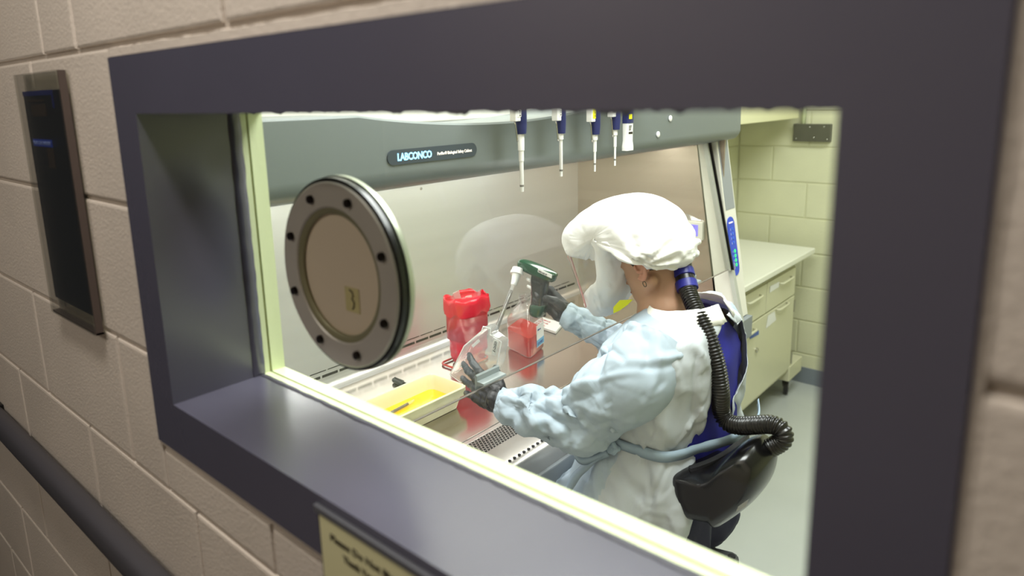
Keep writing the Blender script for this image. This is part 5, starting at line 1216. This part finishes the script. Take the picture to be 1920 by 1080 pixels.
# ================================================================== BLOWER AND HOSE
blw = thing('respirator_blower', P(1360, 960, 1, 1.235), 'glossy black respirator blower on a waist belt behind the seated person', 'respirator')
GBK = mat('gloss_black_plastic', (5, 5, 6), 0.24, coat=0.1)
bo = [(1272, 862), (1300, 861), (1330, 868), (1352, 862), (1372, 846), (1395, 832), (1420, 828), (1436, 842), (1446, 858), (1446, 882), (1438, 908), (1420, 932), (1398, 950), (1374, 966), (1362, 971), (1352, 962), (1330, 958), (1300, 950), (1282, 925), (1270, 895)]
b = bmesh.new(); star_inflate(b, [(q.x, q.z) for q in [P(a, c_, 1, 1.235) for a, c_ in smooth_poly(bo, 4)]], 0.080, 1.235, 14, 0.30)
obj('blower_housing', b, GBK, parent=blw, smooth=True)
bm = bmesh.new(); R = []
for k in range(41):
    a = -0.75 + 1.9 * k / 40; p = Vector((-0.680 + 0.150 * math.cos(a), yc + 0.200 * math.sin(a), -0.790)); n_ = Vector((math.cos(a), math.sin(a), 0)); h_ = 0.030 + 0.022 * math.cos(a * 0.9) ** 2
    R.append([p + Vector((0, 0, -h_)), p + Vector((0, 0, h_)), p + Vector((0, 0, h_)) + n_ * 0.012, p + Vector((0, 0, -h_)) + n_ * 0.012])
rings_loft(bm, R); bmesh.ops.recalc_face_normals(bm, faces=bm.faces); obj('waist_belt', bm, mat('black_webbing', (12, 12, 14), 0.6, bump=0.3, bscale=300), parent=blw, autos=40)
bm = bmesh.new(); prism(bm, [P(a, c_, 1, 1.154) for a, c_ in ((1384, 950), (1404, 936), (1398, 950), (1380, 960))], (0, 0.001, 0)); obj('rating_label', bm, mat('grey_label', (150, 152, 148), 0.5), parent=blw)
hpth = [(1284, 512, 1.345), (1287, 535, 1.33), (1296, 562, 1.30), (1314, 600, 1.275), (1333, 645, 1.262), (1345, 690, 1.26), (1351, 735, 1.262), (1352, 768, 1.275), (1362, 790, 1.275), (1385, 798, 1.27), (1415, 797, 1.265), (1446, 796, 1.262), (1466, 806, 1.26), (1468, 824, 1.26), (1448, 838, 1.258), (1425, 848, 1.256)]
hp_ = smooth_path([tuple(P(a, b, 1, c)) for a, b, c in hpth], 60)
# even spacing
pts = [Vector(hp_[0])]; acc = 0; step = 0.00115
for a, b in zip(hp_[:-1], hp_[1:]):
    a, b = Vector(a), Vector(b); L = (b - a).length
    while acc + L >= step:
        t = (step - acc) / L; a = a.lerp(b, t); pts.append(a); L = (b - a).length; acc = 0
    acc += L
hs = thing('breathing_hose', pts[0], 'ribbed black breathing hose from the hood down the back to the blower', 'hose')
bm = bmesh.new(); tube(bm, pts, [0.0172 + 0.0020 * math.sin(2 * math.pi * k * step / 0.0062) for k in range(len(pts))], 20)
obj('hose_tube', bm, mat('black_hose_rubber', (12, 12, 13), 0.3, coat=0.2), parent=hs, smooth=True)
A, B = Vector(P(1279, 502, 1, 1.35)), Vector(P(1290, 545, 1, 1.325)); d = (B - A).normalized(); L = (B - A).length
bm = bmesh.new(); tube(bm, [A - d * 0.006, A - d * 0.004, A + d * L * 0.32, A + d * L * 0.34], [0.018, 0.0225, 0.0225, 0.019], 28); obj('hood_collar', bm, BLK, parent=hs, autos=40)
BLU = mat('dark_blue_rubber', (26, 32, 128), 0.4)
bm = bmesh.new(); tube(bm, [A + d * L * 0.10, A + d * L * 0.12, A + d * L * 0.40, A + d * L * 0.42], [0.0225, 0.0238, 0.0238, 0.0215], 28); obj('blue_band', bm, BLU, parent=hs, autos=40)
bm = bmesh.new(); tube(bm, [A + d * L * 0.42, A + d * L * 0.62], [0.021, 0.021], 28); obj('swivel', bm, BLK, parent=hs, autos=40)
bm = bmesh.new(); tube(bm, [A + d * L * 0.62, A + d * L * 0.64, A + d * L * 0.95, A + d * L * 1.0], [0.0225, 0.0238, 0.0235, 0.018], 28); obj('blue_band', bm, BLU, parent=hs, autos=40)
A, B = Vector(P(1434, 843, 1, 1.255)), Vector(P(1390, 864, 1, 1.245)); d = (B - A).normalized(); L = (B - A).length
for nm, a_, b_, r_, m_ in (('coupling', -0.004, 0.030, 0.0185, GBK), ('blue_band', 0.006, 0.011, 0.0200, BLU), ('coupling', 0.028, 0.062, 0.022, GBK), ('blue_band', 0.032, 0.037, 0.0232, BLU)):
    bm = bmesh.new(); tube(bm, [A + d * a_, A + d * b_], r_, 24); obj(nm, bm, m_, parent=blw if nm == 'coupling' and r_ > 0.02 else hs, autos=40)
# ================================================================== STOOL
st = thing('lab_stool', (-0.66, 1.33, -1.71), 'dark lab stool under the seated person, corner plate showing', 'stool')
bm = bmesh.new(); ring_solid(bm, (-0.70, 1.33, -1.115), (0, 0, 1), [(0, -0.035), (0.13, -0.035), (0.15, -0.02), (0.15, 0.012), (0.12, 0.028), (0, 0.030)], 40, closed=False); obj('seat', bm, mat('black_vinyl', (18, 18, 19), 0.45), parent=st, autos=40)
q = [P(a, b, 2, -1.045) for a, b in ((1300, 1010), (1334, 1024), (1374, 1034), (1384, 1040), (1386, 1050), (1340, 1090), (1290, 1075))]
bm = bmesh.new(); prism(bm, q, (0, 0, -0.05)); bmesh.ops.bevel(bm, geom=list(bm.edges), offset=0.003, segments=2, affect='EDGES'); obj('back_bracket', bm, mat('dark_grey_bracket', (58, 62, 60), 0.5, bump=0.2, bscale=200), parent=st)
c = P(1372, 1043, 2, -1.044); bm = bmesh.new(); ring_solid(bm, c, (0, 0, 1), [(0, 0), (0.0085, 0), (0.0085, 0.0014), (0, 0.0014)], 20, closed=False); obj('bracket_hole', bm, DARKHOLE, parent=st)
bm = bmesh.new(); tube(bm, [(-0.66, 1.33, -1.62), (-0.66, 1.33, -1.14)], [0.03, 0.025], 20); obj('post', bm, MET, parent=st, autos=40)
bm = bmesh.new(); tube(bm, [(-0.66 + 0.30 * math.cos(a), 1.33 + 0.30 * math.sin(a), -1.525) for a in [2 * math.pi * k / 40 for k in range(40)]], 0.011, 10, closed=True); obj('foot_ring', bm, MET, parent=st, smooth=True)
for k in range(3):
    a = 2 * math.pi * k / 3 + 0.3; bm = bmesh.new(); tube(bm, [(-0.66, 1.33, -1.525), (-0.66 + 0.295 * math.cos(a), 1.33 + 0.295 * math.sin(a), -1.525)], 0.008, 8); obj('ring_spoke', bm, MET, parent=st)
for k in range(5):
    a = 2 * math.pi * k / 5; e = Vector((-0.66 + 0.30 * math.cos(a), 1.33 + 0.30 * math.sin(a), -1.655)); bm = bmesh.new(); tube(bm, [(-0.66, 1.33, -1.625), e], [0.028, 0.016], 10, flat=(1, 0.8)); obj('leg', bm, BLK, parent=st, autos=40)
    bm = bmesh.new(); ring_solid(bm, e + Vector((0, 0, -0.029)), (-math.sin(a), math.cos(a), 0), [(0, -0.012), (0.025, -0.012), (0.025, 0.012), (0, 0.012)], 16, closed=False); obj('caster', bm, BLK, parent=st, autos=40)
